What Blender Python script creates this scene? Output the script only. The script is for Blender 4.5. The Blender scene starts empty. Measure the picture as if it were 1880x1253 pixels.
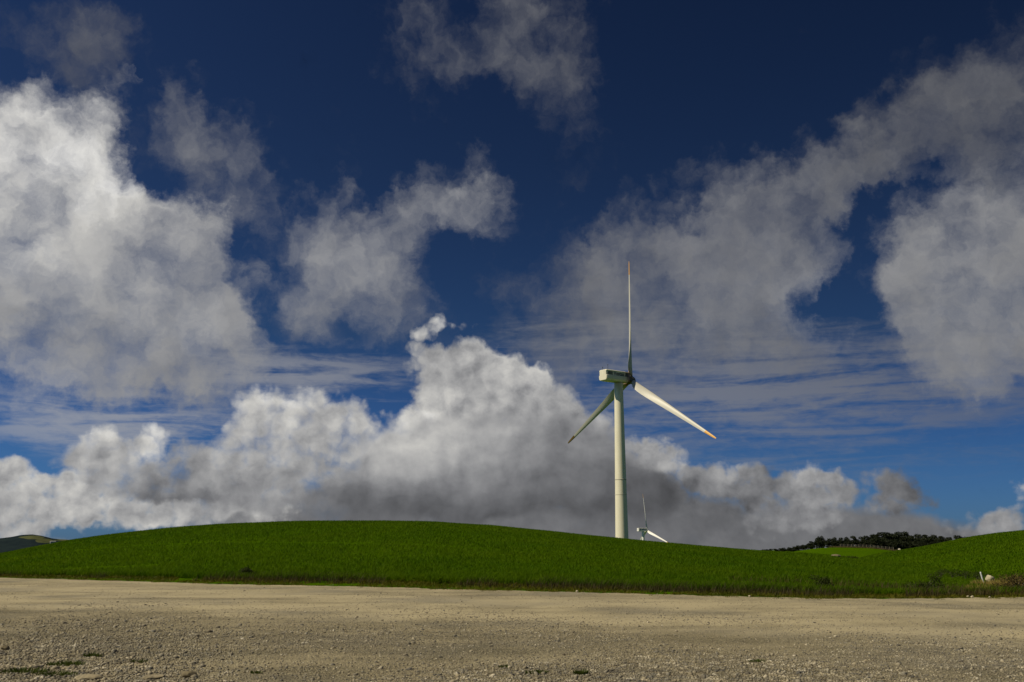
import bpy, bmesh, math, random
import numpy as np
from mathutils import Vector, Matrix

# ------------------------------------------------------------------ camera, light, exposure
SC = bpy.context.scene
COL = SC.collection
R = math.radians
F_PX, HORIZON = 1828.0, 1005.0                     # focal length and horizon row in photograph pixels
PITCH = math.atan((HORIZON - 626.5) / F_PX)
EYE = 1.5
SUN_AZ, SUN_EL = R(252.0), R(47)                   # clockwise from +Y; sun stands to the left, a little behind

cam_data = bpy.data.cameras.new('camera')
cam_data.sensor_width = 36.0
cam_data.lens = 36.0 * F_PX / 1880.0
cam_data.clip_start = 0.1
cam_data.clip_end = 30000.0
cam = bpy.data.objects.new('camera', cam_data)
COL.objects.link(cam)
cam.location = (0, 0, EYE)
cam.rotation_euler = (math.pi / 2 + PITCH, 0, 0)
SC.camera = cam

SC.view_settings.view_transform = 'Standard'
SC.view_settings.look = 'None'
SC.view_settings.exposure = 0.0
SC.view_settings.gamma = 1.0
SC.view_settings.use_curve_mapping = False

sun_data = bpy.data.lights.new('sun', 'SUN')
sun_data.energy = 4.2
sun_data.angle = R(0.5)
sun_data.color = (1.0, 0.895, 0.67)
sun = bpy.data.objects.new('sun', sun_data)
COL.objects.link(sun)
sun_dir = Vector((math.sin(SUN_AZ) * math.cos(SUN_EL), math.cos(SUN_AZ) * math.cos(SUN_EL), math.sin(SUN_EL)))
sun.rotation_euler = sun_dir.to_track_quat('Z', 'Y').to_euler()


# ------------------------------------------------------------------ node shorthand
class Net:
    def __init__(self, tree):
        self.t = tree

    def new(self, kind, **kw):
        n = self.t.nodes.new(kind)
        for k, v in kw.items():
            setattr(n, k, v)
        return n

    def put(self, sock, v):
        if v is None:
            return
        if isinstance(v, bpy.types.NodeSocket):
            self.t.links.new(v, sock)
        else:
            if sock.type == 'RGBA' and len(v) == 3:
                v = (*v, 1.0)
            sock.default_value = v

    def math(self, op, a, b=None, c=None, clamp=False):
        n = self.new('ShaderNodeMath', operation=op, use_clamp=clamp)
        self.put(n.inputs[0], a); self.put(n.inputs[1], b); self.put(n.inputs[2], c)
        return n.outputs[0]

    def vmath(self, op, a, b=None, c=None, scale=None):
        n = self.new('ShaderNodeVectorMath', operation=op)
        self.put(n.inputs[0], a); self.put(n.inputs[1], b); self.put(n.inputs[2], c)
        if scale is not None:
            self.put(n.inputs['Scale'], scale)
        return n.outputs['Value'] if op in ('DOT_PRODUCT', 'LENGTH') else n.outputs['Vector']

    def noise(self, vec, scale=1.0, detail=4.0, rough=0.5, dist=0.0, dim='3D', out='Fac', lac=2.0, kind='FBM'):
        n = self.new('ShaderNodeTexNoise', noise_dimensions=dim, noise_type=kind)
        self.put(n.inputs['Vector'], vec)
        n.inputs['Scale'].default_value = scale
        n.inputs['Detail'].default_value = detail
        n.inputs['Roughness'].default_value = rough
        n.inputs['Lacunarity'].default_value = lac
        n.inputs['Distortion'].default_value = dist
        return n.outputs[out]

    def voronoi(self, vec, scale=1.0, detail=0.0, dim='3D', feature='F1', out='Distance', rand=1.0, rough=0.5):
        n = self.new('ShaderNodeTexVoronoi', voronoi_dimensions=dim, feature=feature)
        self.put(n.inputs['Vector'], vec)
        n.inputs['Scale'].default_value = scale
        n.inputs['Detail'].default_value = detail
        n.inputs['Roughness'].default_value = rough
        n.inputs['Randomness'].default_value = rand
        return n.outputs[out]

    def mapping(self, vec, loc=(0, 0, 0), rot=(0, 0, 0), scale=(1, 1, 1), kind='POINT'):
        n = self.new('ShaderNodeMapping', vector_type=kind)
        self.put(n.inputs['Vector'], vec)
        n.inputs['Location'].default_value = loc
        n.inputs['Rotation'].default_value = rot
        n.inputs['Scale'].default_value = scale
        return n.outputs[0]

    def rng(self, v, a, b, c=0.0, d=1.0, smooth=False):
        n = self.new('ShaderNodeMapRange', interpolation_type='SMOOTHSTEP' if smooth else 'LINEAR')
        self.put(n.inputs[0], v)
        for i, x in enumerate((a, b, c, d)):
            self.put(n.inputs[i + 1], x)
        return n.outputs[0]

    def mix(self, f, a, b, blend='MIX'):
        n = self.new('ShaderNodeMix', data_type='RGBA', blend_type=blend)
        self.put(n.inputs[0], f); self.put(n.inputs[6], a); self.put(n.inputs[7], b)
        return n.outputs[2]

    def ramp(self, v, stops, interp='LINEAR'):
        n = self.new('ShaderNodeValToRGB')
        self.put(n.inputs[0], v)
        cr = n.color_ramp
        cr.interpolation = interp
        while len(cr.elements) < len(stops):
            cr.elements.new(0.5)
        for e, (p, c) in zip(cr.elements, stops):
            e.position = p
            e.color = (*c, 1.0) if len(c) == 3 else c
        return n.outputs[0]

    def sep(self, v):
        n = self.new('ShaderNodeSeparateXYZ'); self.put(n.inputs[0], v)
        return n.outputs

    def comb(self, x, y, z=0.0):
        n = self.new('ShaderNodeCombineXYZ')
        self.put(n.inputs[0], x); self.put(n.inputs[1], y); self.put(n.inputs[2], z)
        return n.outputs[0]


# ------------------------------------------------------------------ world: clear sky with cloud decks laid out in azimuth and elevation
WORLD_STRENGTH = 0.1
world = bpy.data.worlds.new('World')
SC.world = world
world.use_nodes = True
wn = Net(world.node_tree)
world.node_tree.nodes.clear()
sky = wn.new('ShaderNodeTexSky', sky_type='NISHITA', sun_disc=False, sun_elevation=SUN_EL, sun_rotation=SUN_AZ)
sky.air_density = 1.0
sky.dust_density = 0.3
sky.ozone_density = 3.0
world.cycles.sampling_method = 'MANUAL'
world.cycles.sample_map_resolution = 256
THICK = [   # azimuth, elevation, half width, half height, roll, weight, lightness
    (-27.75, 18.68, 4.93, 4.1, 0, 1.15, 0.85), (-25.98, 22.59, 3.26, 2.18, -10, 0.67, 0.46), (-25.96, 16.7, 6.1, 4.2, 0, 1.15, 0.5),
    (-21.99, 15.44, 5.6, 2.89, 20, 1.15, 0.36), (-18.74, 14.27, 4.94, 3.55, 0, 0.63, 0.34), (-25.04, 12.53, 6.62, 3.97, 0, 1.15, 0.29),
    (-20.53, 11.17, 6.18, 2.93, 10, 1.15, 0.28), (-26.53, 8.7, 2.54, 1.54, 0, 0.67, 0.42), (-18.71, 9.5, 3.42, 1.78, 0, 0.38, 0.24),
    (-20.13, 17.4, 3.18, 1.75, 30, 0.44, 0.2), (26.38, 15.51, 4.98, 3.91, 0, 1.1, 0.295), (26.79, 11.5, 4.61, 3.64, 0, 1.1, 0.248),
    (25.04, 12.53, 3.18, 4.26, 0, 1.1, 0.224), (26.27, 8.72, 3.83, 1.96, 0, 0.46, 0.165), (-22.43, 13.94, 1.11, 1.45, 0, -0.45, 0.2),
    (-21.72, 19.25, 1.71, 1.29, 0, -0.6, 0.2), (-24.54, 19.17, 1.64, 1.12, 20, -0.45, 0.3), (-26.59, 14.92, 1.82, 0.98, -10, -0.35, 0.3),
    (-18.87, 11.87, 1.72, 1.19, 0, -0.35, 0.3), (-15.88, 10.86, 2.07, 1.51, 0, 0.5, 0.24),
]
THIN = [   # azimuth, elevation, half width, half height, roll, weight, lightness
    (-19.11, 21.6, 1.64, 2.87, -10, 0.55, 0.22), (-16.5, 21.3, 2.14, 2.63, -15, 0.68, 0.26), (-19.74, 24.1, 0.75, 2.25, 0, 0.42, 0.2),
    (-16.16, 15.67, 2.4, 3.0, 0, 0.42, 0.25), (-9.68, 16.37, 3.8, 3.99, 0, 0.74, 0.3), (-11.02, 18.13, 2.21, 2.43, 0, 0.64, 0.28),
    (-7.16, 17.7, 4.19, 1.85, -25, 0.69, 0.28), (-3.63, 19.96, 2.96, 2.14, -10, 0.74, 0.32), (-1.64, 18.91, 2.3, 1.23, 0, 0.55, 0.28),
    (-8.94, 13.0, 3.77, 2.78, 0, 0.55, 0.22), (-12.1, 14.1, 1.85, 2.45, 0, 0.46, 0.22), (-5.81, 14.65, 2.24, 2.8, 0, 0.32, 0.18),
    (2.25, 13.46, 5.46, 3.44, -15, 0.55, 0.15), (6.13, 14.64, 3.84, 3.11, 0, 0.47, 0.16), (11.61, 17.19, 5.96, 3.35, 0, 0.95, 0.201),
    (16.26, 17.46, 5.13, 3.28, -20, 0.95, 0.19), (12.7, 13.76, 6.14, 3.97, 0, 0.95, 0.19), (9.2, 11.44, 8.71, 2.78, 0, 0.47, 0.14),
    (18.56, 20.2, 3.28, 1.74, -25, 0.59, 0.14), (21.88, 21.25, 4.02, 1.98, -25, 0.64, 0.13), (23.89, 24.33, 2.55, 2.73, 0, 0.5, 0.12),
    (26.79, 22.44, 4.02, 2.97, -30, 0.57, 0.13), (28.4, 24.85, 2.63, 2.09, -40, 0.5, 0.13), (24.27, 19.2, 3.3, 1.69, 0, 0.38, 0.12),
    (5.37, 8.73, 4.71, 2.8, 0, 0.47, 0.2), (27.75, 18.68, 3.37, 2.46, 0, 0.55, 0.16), (-2.74, 29.17, 5.12, 2.56, 0, 0.65, 0.19),
    (2.05, 28.33, 3.41, 2.3, 0, 0.46, 0.14), (3.54, 25.97, 2.19, 2.64, 10, 0.56, 0.17), (-3.39, 27.14, 3.38, 1.74, 0, 0.37, 0.13),
    (3.67, 22.99, 2.0, 2.11, 0, 0.28, 0.1), (-26.08, 26.39, 4.69, 1.85, 0, 0.45, 0.12), (-24.51, 27.76, 2.28, 1.32, 0, 0.45, 0.13),
    (21.62, 28.55, 5.35, 1.07, 0, 0.25, 0.05), (22.74, 17.68, 2.24, 1.72, 0, -0.45, 0.2), (19.53, 13.02, 3.44, 2.07, 0, -0.7, 0.2),
    (18.8, 15.16, 1.75, 1.77, 0, -0.3, 0.2), (-14.81, 18.78, 1.85, 2.39, 0, 0.4, 0.2), (-20.48, 22.01, 3.52, 2.56, 0, 0.3, 0.16),
    (-23.39, 25.24, 4.29, 1.63, -10, 0.32, 0.14), (-27.09, 25.38, 3.78, 1.58, 0, 0.35, 0.13), (-12.5, 22.84, 3.82, 1.77, 0, 0.14, 0.1),
    (-8.09, 26.66, 3.99, 1.74, 0, 0.16, 0.1), (18.9, 16.63, 2.34, 1.77, 0, 0.4, 0.16), (21.91, 18.07, 3.4, 1.29, -25, -0.45, 0.16),
    (19.81, 12.99, 2.57, 2.06, 0, -0.3, 0.16), (23.51, 10.36, 4.03, 2.59, 0, 0.55, 0.16), (17.38, 11.37, 5.25, 2.39, 0, 0.45, 0.15),
    (3.92, 17.49, 3.58, 2.79, 0, 0.2, 0.13), (25.32, 21.58, 3.83, 2.48, -20, 0.45, 0.12),
]
HEADS = [   # azimuth, elevation, half width, half height, roll, weight, lightness
    (-4.9, 12.42, 1.34, 0.75, 0, 0.85, 0.42), (-5.35, 11.23, 1.11, 1.09, 0, 0.6, 0.28), (-4.91, 9.67, 1.58, 1.72, 0, 0.7, 0.32),
    (-2.4, 11.52, 1.28, 1.25, 0, 0.85, 0.46), (-3.02, 10.01, 1.9, 1.56, 0, 0.8, 0.4), (-1.11, 9.55, 2.54, 1.72, 0, 0.85, 0.34),
    (0.32, 9.71, 1.91, 1.31, 0, 0.85, 0.6), (-1.26, 7.99, 3.79, 2.18, 0, 0.9, 0.28), (1.74, 8.3, 2.05, 1.72, 0, 0.75, 0.36),
    (2.2, 6.58, 3.45, 2.49, 0, 0.85, 0.32), (-3.93, 7.04, 2.51, 1.86, 0, 0.9, 0.56), (4.7, 6.26, 2.96, 2.17, 0, 0.6, 0.26),
    (-6.88, 6.54, 1.55, 1.54, 0, 0.6, 0.38),
]
MASS = [   # azimuth, elevation, half width, half height, roll, weight, lightness
    (-5.46, 5.32, 3.41, 2.0, 0, 0.95, 0.48), (-7.6, 4.53, 1.84, 1.53, 0, 0.8, 0.38), (-2.81, 5.34, 4.06, 2.32, 0, 0.9, 0.38),
    (1.41, 5.19, 4.69, 2.32, 0, 0.9, 0.27), (4.52, 4.87, 3.72, 2.31, 0, 0.75, 0.16), (-2.48, 3.49, 6.82, 1.53, 0, 0.95, 0.16),
    (1.4, 3.03, 7.12, 1.53, 0, 0.95, 0.095), (5.57, 3.17, 4.3, 1.68, 0, 0.75, 0.08), (8.32, 3.16, 2.74, 1.36, 0, 0.5, 0.085),
    (-4.94, 2.26, 6.14, 1.22, 0, 0.8, 0.1), (-9.81, 2.39, 3.61, 1.35, 0, 0.6, 0.16),
]
LEFT = [   # azimuth, elevation, half width, half height, roll, weight, lightness
    (-13.34, 7.78, 2.54, 1.82, 0, 0.85, 0.48), (-14.44, 6.08, 2.65, 2.1, 0, 0.85, 0.46), (-9.98, 7.1, 3.05, 1.84, 0, 0.8, 0.42),
    (-8.75, 6.97, 1.54, 1.23, 0, 0.6, 0.42), (-10.81, 4.95, 4.22, 2.43, 0, 0.9, 0.3), (-14.92, 3.97, 3.78, 2.38, 0, 0.85, 0.28),
    (-22.54, 4.94, 2.14, 1.28, 0, 0.8, 0.38), (-20.09, 5.66, 0.94, 0.99, 0, 0.9, 0.62), (-22.76, 6.08, 0.94, 0.69, 0, 0.75, 0.55),
    (-22.23, 4.38, 2.67, 1.43, 0, 0.85, 0.36), (-20.26, 3.42, 3.01, 1.15, 0, 0.85, 0.17), (-18.7, 2.88, 1.95, 0.93, 0, 0.75, 0.08),
    (-10.43, 2.84, 5.99, 1.5, 0, 0.8, 0.18), (-18.08, 4.2, 2.25, 1.46, 0, 0.7, 0.26),
]
DECK = [   # azimuth, elevation, half width, half height, roll, weight, lightness
    (-18.88, -0.71, 11.49, 1.02, 0, 0.8, 0.26), (-1.23, -0.3, 12.21, 1.65, 0, 0.9, 0.17), (16.67, -0.43, 11.22, 1.29, 0, 0.85, 0.15),
    (25.95, -0.4, 3.72, 1.08, 0, 0.8, 0.17), (-31.7, 2.71, 3.6, 3.12, 0, 0.9, 0.3), (31.7, 2.71, 3.6, 3.12, 0, 0.9, 0.15),
    (-15.65, 1.6, 4.86, 1.61, 0, 0.75, 0.22), (-6.75, 1.35, 8.5, 1.66, 0, 0.9, 0.14), (1.85, 1.36, 8.61, 1.36, 0, 0.9, 0.13),
    (18.43, 0.86, 4.71, 1.29, 0, 0.8, 0.15), (13.31, 1.03, 5.83, 1.62, 0, 0.8, 0.14), (22.18, 0.42, 3.95, 0.98, 0, 0.7, 0.13),
    (7.97, 1.35, 4.54, 1.5, 0, 0.8, 0.12), (-22.95, 0.14, 2.34, 0.69, 0, 0.5, 0.26),
]
LOW = [   # azimuth, elevation, half width, half height, roll, weight, lightness
    (-26.7, 3.73, 1.49, 0.93, 0, 0.85, 0.42), (-25.36, 1.37, 1.76, 0.99, 0, 0.8, 0.36), (-26.43, 2.17, 1.24, 0.71, 0, 0.7, 0.3),
    (-23.22, 3.5, 1.58, 0.85, 0, 0.7, 0.36), (-27.81, 1.2, 1.93, 1.34, 0, 0.8, 0.3), (-18.26, 2.59, 3.07, 1.31, 0, 0.8, 0.24),
    (-15.74, 3.07, 2.01, 1.33, 0, 0.7, 0.3), (-23.12, 2.23, 1.57, 0.84, 0, 0.45, 0.3), (-24.24, 3.19, 1.42, 0.89, 0, 0.8, 0.46),
    (-26.55, 3.4, 1.12, 1.04, 0, 0.75, 0.4), (-25.21, 2.55, 1.4, 0.88, 0, 0.8, 0.36), (-21.65, 2.11, 1.2, 0.79, 0, 0.75, 0.44),
    (-23.73, 1.8, 1.42, 0.89, 0, 0.8, 0.46), (-19.72, 1.57, 1.64, 1.03, 0, 0.75, 0.42), (-21.84, 1.12, 2.12, 0.7, 0, 0.75, 0.32),
    (-26.31, 0.81, 1.61, 0.81, 0, 0.8, 0.36), (-12.76, 1.77, 1.76, 1.01, 0, 0.7, 0.42), (-15.35, 1.31, 1.72, 0.88, 0, 0.7, 0.32),
    (-18.2, 1.58, 1.39, 0.87, 0, 0.6, 0.34), (7.91, 4.84, 2.6, 1.53, 0, 0.85, 0.34), (7.12, 3.62, 3.06, 1.83, 0, 0.85, 0.2),
    (12.26, 3.78, 1.63, 1.2, 0, 0.85, 0.32), (11.01, 2.38, 2.98, 1.8, 0, 0.85, 0.1), (16.62, 3.41, 1.66, 1.24, 0, 0.85, 0.32),
    (15.98, 2.33, 2.43, 1.47, 0, 0.8, 0.22), (14.0, 3.24, 1.32, 1.49, 0, 0.75, 0.09), (19.37, 2.58, 2.21, 1.44, 0, 0.8, 0.18),
    (21.57, 2.82, 1.48, 1.42, 0, 0.8, 0.09), (15.06, 1.17, 2.59, 1.17, 0, 0.7, 0.2), (25.07, 0.96, 2.53, 0.99, 0, 0.8, 0.22),
    (26.79, 2.85, 0.89, 0.93, 0, 0.8, 0.32), (25.85, 1.28, 1.12, 0.71, 0, 0.65, 0.28),
]
VEIL = [   # azimuth, elevation, half width, half height, roll, weight, lightness
    (15.74, 8.45, 17.5, 3.91, 0, 0.9, 0.2), (-11.9, 9.5, 8.51, 1.84, 0, 0.8, 0.3), (-21.3, 6.43, 9.82, 2.03, 0, 0.9, 0.3),
    (6.7, 11.82, 9.46, 2.8, 0, 0.6, 0.2), (17.0, 5.11, 14.25, 1.77, 0, 0.5, 0.2), (-27.41, 7.24, 4.98, 1.38, 0, 0.5, 0.3),
]


def build_sky():
    n = wn
    d = n.new('ShaderNodeTexCoord').outputs['Generated']
    x, y, z = n.sep(d)
    az = n.math('MULTIPLY', n.math('ARCTAN2', x, y), 180 / math.pi)
    el = n.math('MULTIPLY', n.math('ARCSINE', z), 180 / math.pi)
    P = P0 = n.comb(az, el, 0.0)
    # clear sky: deep polarised blue, darker away from the sun's side
    g = n.new('ShaderNodeGamma'); n.put(g.inputs[0], sky.outputs[0]); g.inputs[1].default_value = 1.6
    tint = n.ramp(n.rng(el, 0, 30), [(0.0, (0.040, 0.088, 0.235)), (0.16, (0.046, 0.084, 0.165)), (0.4, (0.062, 0.080, 0.104)), (0.7, (0.072, 0.080, 0.094)), (1.0, (0.075, 0.080, 0.092))])
    clear = n.mix(1.0, g.outputs[0], tint, 'MULTIPLY')
    side = n.rng(az, -30, 30, 1.1, 0.72)
    clear = n.vmath('SCALE', clear, scale=side)

    def lit(v):                                      # cloud luminance -> colour (warm in the light, bluish in the shade)
        t = n.rng(v, 0.12, 0.55)
        c = n.mix(t, (0.97, 0.985, 1.05), (1.02, 1.0, 0.95))
        return n.vmath('SCALE', c, scale=n.math('DIVIDE', v, WORLD_STRENGTH))

    def cloud(base, blobs, seed, warp, nscale, namp, bscale, bamp, thr, soft, relief, sundir=(-0.6, 0.45), detail=7, rough=0.55, lmul=1.0, aspect=1.0, opac=1.0, rim=0.2, grow=1.3, around=0.0, gain=1.0, cap=1.15, cell=0.14):
        P = n.vmath('MULTIPLY_ADD', base, (1e-9, 1e-9, 0), P0)   # evaluated after the deck behind it
        off = n.mapping(P, loc=(seed * 17.3, seed * 5.1, seed * 3.7), scale=(1, aspect, 1))
        w1 = n.vmath('SUBTRACT', n.noise(off, 0.16, 2, 0.5, out='Color'), (0.5, 0.5, 0.5))
        w2 = n.vmath('SUBTRACT', n.noise(off, 0.75, 4, 0.62, out='Color'), (0.5, 0.5, 0.5))
        Q = n.vmath('MULTIPLY_ADD', w1, (warp[0], warp[0], 0), P)
        Q = n.vmath('MULTIPLY_ADD', w2, (warp[1], warp[1], 0), Q)
        S = T = None
        for (a, e, ra, re, rot, w, l) in blobs:
            q = n.mapping(Q, loc=(a, e, 0), rot=(0, 0, R(-rot)), scale=(ra * grow, re * grow, 1), kind='TEXTURE')
            r2 = n.vmath('DOT_PRODUCT', q, q)
            if w > 0:
                v = n.math('MAXIMUM', n.math('MULTIPLY_ADD', r2, -w, w), 0.0)
                T = n.math('MULTIPLY', v, l) if T is None else n.math('MULTIPLY_ADD', v, l, T)
                S = v if S is None else n.math('ADD', S, v)
            else:
                v = n.math('MAXIMUM', n.math('MULTIPLY_ADD', r2, w, -w), 0.0)
                S = n.math('SUBTRACT', S, v)
        if around:                                   # unseen broken cloud over the rest of the sky, added to neutralise blue ambient light
            v = n.rng(n.math('ABSOLUTE', az), 36, 55, 0.0, around)
            S = n.math('ADD', S, v); T = n.math('MULTIPLY_ADD', v, 0.34, T)
        light = n.math('DIVIDE', T, n.math('MAXIMUM', S, 0.02))
        S = n.math('MINIMUM', n.math('MULTIPLY', S, gain), cap)

        wob = n.vmath('MULTIPLY_ADD', w2, (warp[1] * 0.6, warp[1] * 0.6, 0), off)
        edge = n.math('MULTIPLY', n.math('SUBTRACT', n.noise(wob, nscale, detail, rough), 0.5), namp)
        if bamp:
            edge = n.math('MULTIPLY_ADD', n.math('SUBTRACT', 0.42, n.voronoi(wob, bscale, 2.0, dim='2D', rough=0.5)), bamp, edge)
        D = n.math('SUBTRACT', n.math('ADD', S, edge), thr)
        a = n.math('MULTIPLY', n.rng(D, 0.0, soft, smooth=True), opac)

        def lump(vec):                               # rounded heads and hollows, read at two points towards the sun
            f = n.noise(vec, nscale * 0.8, 7, 0.58)
            if bamp:
                f = n.math('MULTIPLY_ADD', n.voronoi(n.vmath('MULTIPLY_ADD', w2, (0.5, 0.5, 0), vec), bscale * 1.1, 0.0, dim='2D'), -cell, f)
            return f
        l0 = lump(wob)
        l1 = lump(n.vmath('ADD', wob, (sundir[0], sundir[1], 0)))
        rel = n.math('MULTIPLY', n.math('SUBTRACT', l0, l1), relief)
        rel = n.math('MULTIPLY_ADD', n.math('SUBTRACT', l0, 0.42), relief * 0.4, rel)
        rel = n.math('ADD', rel, n.rng(D, soft * 0.3, soft * 2.2, 1.0 + rim, 1.0 - rim * 0.4))
        light = n.math('MULTIPLY', light, n.math('MULTIPLY', n.math('MAXIMUM', rel, 0.4), lmul))
        return n.mix(a, base, lit(light))

    # thin high veil broken into flat streaks
    so = n.mapping(P, loc=(3, 7, 0), scale=(0.11, 1.0, 1), rot=(0, 0, R(-2)))
    out = clear
    S = None
    for (a, e, ra, re, rot, w, l) in VEIL:
        q = n.mapping(P, loc=(a, e, 0), scale=(ra * 1.2, re * 1.2, 1), kind='TEXTURE')
        v = n.math('MAXIMUM', n.math('MULTIPLY_ADD', n.vmath('DOT_PRODUCT', q, q), -w, w), 0.0)
        S = v if S is None else n.math('MAXIMUM', S, v)
    st = n.noise(so, 1.2, 7, 0.58, 0.5)
    fine = n.noise(n.mapping(P, scale=(0.5, 1.3, 1)), 2.2, 4, 0.6, 0.8)
    st = n.math('MULTIPLY_ADD', fine, 0.26, n.math('SUBTRACT', st, 0.13))
    a = n.math('MULTIPLY', n.rng(n.math('MULTIPLY_ADD', S, 0.35, st), 0.56, 0.90, smooth=True), 0.70)
    out = n.mix(n.math('MULTIPLY', a, S), out, lit(n.rng(az, -25, 25, 0.40, 0.17)))

    out = cloud(out, THIN, 7, (4.5, 3.2), 0.33, 2.6, 0.5, 0.0, 0.22, 2.0, 0.6, sundir=(-0.9, 0.7), detail=11, rough=0.62, opac=0.88, rim=0.0, grow=1.45, around=0.5, cap=1.5, lmul=1.12)
    out = cloud(out, THICK, 1, (5.0, 3.0), 0.27, 2.9, 0.5, 0.0, 0.34, 1.7, 0.7, sundir=(-0.9, 0.7), detail=11, rough=0.62, opac=0.97, rim=0.05, grow=1.45, cap=1.5, lmul=0.97)
    out = cloud(out, DECK, 5, (2.0, 0.7), 0.5, 0.9, 0.5, 0.0, 0.2, 0.9, 0.8, sundir=(-0.5, 0.4), detail=7, rough=0.6, rim=0.1, grow=1.3)
    out = cloud(out, LOW, 2, (1.3, 0.8), 0.7, 1.1, 1.0, 0.45, 0.34, 0.66, 1.4, sundir=(-0.35, 0.35), detail=7, rough=0.6, rim=0.22, grow=1.32)
    out = cloud(out, LEFT, 3, (1.7, 1.0), 0.45, 1.0, 0.8, 0.45, 0.34, 0.75, 1.5, sundir=(-0.5, 0.5), detail=8, rough=0.6, rim=0.2, grow=1.24)
    out = cloud(out, HEADS, 4, (1.5, 1.0), 0.45, 1.1, 0.8, 0.5, 0.33, 0.62, 1.8, sundir=(-0.5, 0.5), detail=8, rough=0.6, rim=0.22, grow=1.3, cap=1.4)
    out = cloud(out, MASS, 6, (1.8, 0.7), 0.4, 1.1, 0.8, 0.15, 0.28, 0.95, 1.1, sundir=(-0.6, 0.6), detail=7, rough=0.58, rim=0.08, grow=1.3, cap=1.5)
    bg = n.new('ShaderNodeBackground')
    n.put(bg.inputs[0], out)
    bg.inputs[1].default_value = WORLD_STRENGTH
    wo = n.new('ShaderNodeOutputWorld')
    n.t.links.new(bg.outputs[0], wo.inputs[0])


build_sky()

# ------------------------------------------------------------------ measured skylines: azimuth (deg), elevation (deg)
ROAD_EDGE = [(-26.59, 57.45), (-21.49, 50.72), (-16.02, 44.4), (-10.24, 41.24), (-4.25, 38.04), (1.82, 35.63), (7.86, 33.88), (10.81, 33.03), (16.54, 32.06), (20.63, 32.67), (24.01, 34.0), (26.5, 35.46)]   # azimuth, distance in metres
CREST_FIELD = [(-30.197, -0.803), (-26.695, -0.349), (-25.237, -0.027), (-23.483, 0.331), (-21.671, 0.616), (-18.987, 0.941), (-16.202, 1.188), (-13.325, 1.322), (-10.374, 1.387), (-7.363, 1.408), (-4.31, 1.355), (-1.233, 1.177), (1.847, 0.874), (4.909, 0.555), (6.125, 0.434), (7.936, 0.253), (10.915, -0.0), (13.831, -0.233), (15.263, -0.319), (16.673, -0.431), (18.057, -0.599), (19.416, -0.791), (20.756, -0.924), (22.07, -1.054), (23.618, -1.151), (26.61, -1.256), (30.597, -1.312)]
CREST_MIDDLE = [(12.652, -0.614), (13.821, -0.437), (14.977, -0.319), (15.84, -0.173), (16.695, -0.058), (17.538, -0.014), (18.647, -0.028), (19.467, -0.057), (20.543, -0.169), (22.133, -0.25), (24.709, -0.3), (30.706, -0.284)]
CREST_RIGHT = [(16.628, -1.175), (18.322, -0.768), (19.44, -0.453), (20.808, -0.211), (21.886, -0.028), (23.218, 0.249), (24.266, 0.467), (25.548, 0.652), (26.799, 0.767), (28.739, 0.873), (31.498, 0.797)]
RIDGE = [(-35.686, 0.122), (-30.31, 0.286), (-26.768, 0.444), (-26.282, 0.513), (-25.842, 0.591), (-25.295, 0.627), (-24.911, 0.574), (-24.391, 0.439), (-24.004, 0.399), (-23.487, 0.373), (-22.435, 0.25), (-18.926, 0.028), (-13.258, -0.088)]
TREE_TOPS = [(13.773, -0.233), (13.98, -0.146), (14.411, -0.175), (15.193, -0.029), (15.616, -0.116), (15.99, -0.029), (16.315, 0.202), (16.574, 0.288), (16.789, 0.577), (16.958, 0.576), (17.118, 0.432), (17.46, 0.517), (17.852, 0.545), (18.327, 0.572), (18.639, 0.685), (18.964, 0.598), (19.522, 0.739), (19.996, 0.878), (20.394, 0.763), (20.753, 0.874), (21.102, 0.858), (21.404, 0.617), (21.783, 0.7), (22.209, 0.725), (22.737, 0.751), (23.115, 0.582), (23.563, 0.663), (23.891, 0.578), (24.224, 0.577), (24.766, 0.355)]


# ------------------------------------------------------------------ helpers
def tag(o, label=None, cat=None, group=None, kind=None):
    if label: o['label'] = label
    if cat: o['category'] = cat
    if group: o['group'] = group
    if kind: o['kind'] = kind
    return o


def empty(name, loc, rz=0.0):
    o = bpy.data.objects.new(name, None)
    COL.objects.link(o)
    o.empty_display_size = 0.3
    o.location = loc
    o.rotation_euler = (0, 0, rz)
    return o


def link(name, me, mat=None, parent=None, loc=None, smooth=False):
    o = bpy.data.objects.new(name, me)
    COL.objects.link(o)
    if mat is not None and not me.materials:
        me.materials.append(mat)
    if parent is not None:
        o.parent = parent
    if loc is not None:
        o.location = loc
    if smooth:
        me.polygons.foreach_set('use_smooth', np.ones(len(me.polygons), dtype=bool))
    return o


def mesh(name, verts, faces):
    me = bpy.data.meshes.new(name)
    me.from_pydata([tuple(v) for v in verts], [], faces)
    me.update()
    return me


def fast_mesh(name, verts, loops, sizes):
    """verts (n,3), flat loop indices, polygon sizes, all numpy"""
    me = bpy.data.meshes.new(name)
    me.vertices.add(len(verts))
    me.vertices.foreach_set('co', np.ascontiguousarray(verts, dtype=np.float32).ravel())
    me.loops.add(len(loops))
    me.loops.foreach_set('vertex_index', np.ascontiguousarray(loops, dtype=np.int32))
    me.polygons.add(len(sizes))
    starts = np.concatenate(([0], np.cumsum(sizes)[:-1])).astype(np.int32)
    me.polygons.foreach_set('loop_start', starts)
    me.update(calc_edges=True)
    me.validate()
    return me


def grid_mesh(name, V):
    """V (a,b,3) sheet of quads"""
    a, b = V.shape[:2]
    i = np.arange(a * b).reshape(a, b)
    q = np.stack([i[:-1, :-1], i[1:, :-1], i[1:, 1:], i[:-1, 1:]], -1).reshape(-1, 4)
    me = fast_mesh(name, V.reshape(-1, 3), q.ravel(), np.full(len(q), 4))
    me.polygons.foreach_set('use_smooth', np.ones(len(q), dtype=bool))
    return me


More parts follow.
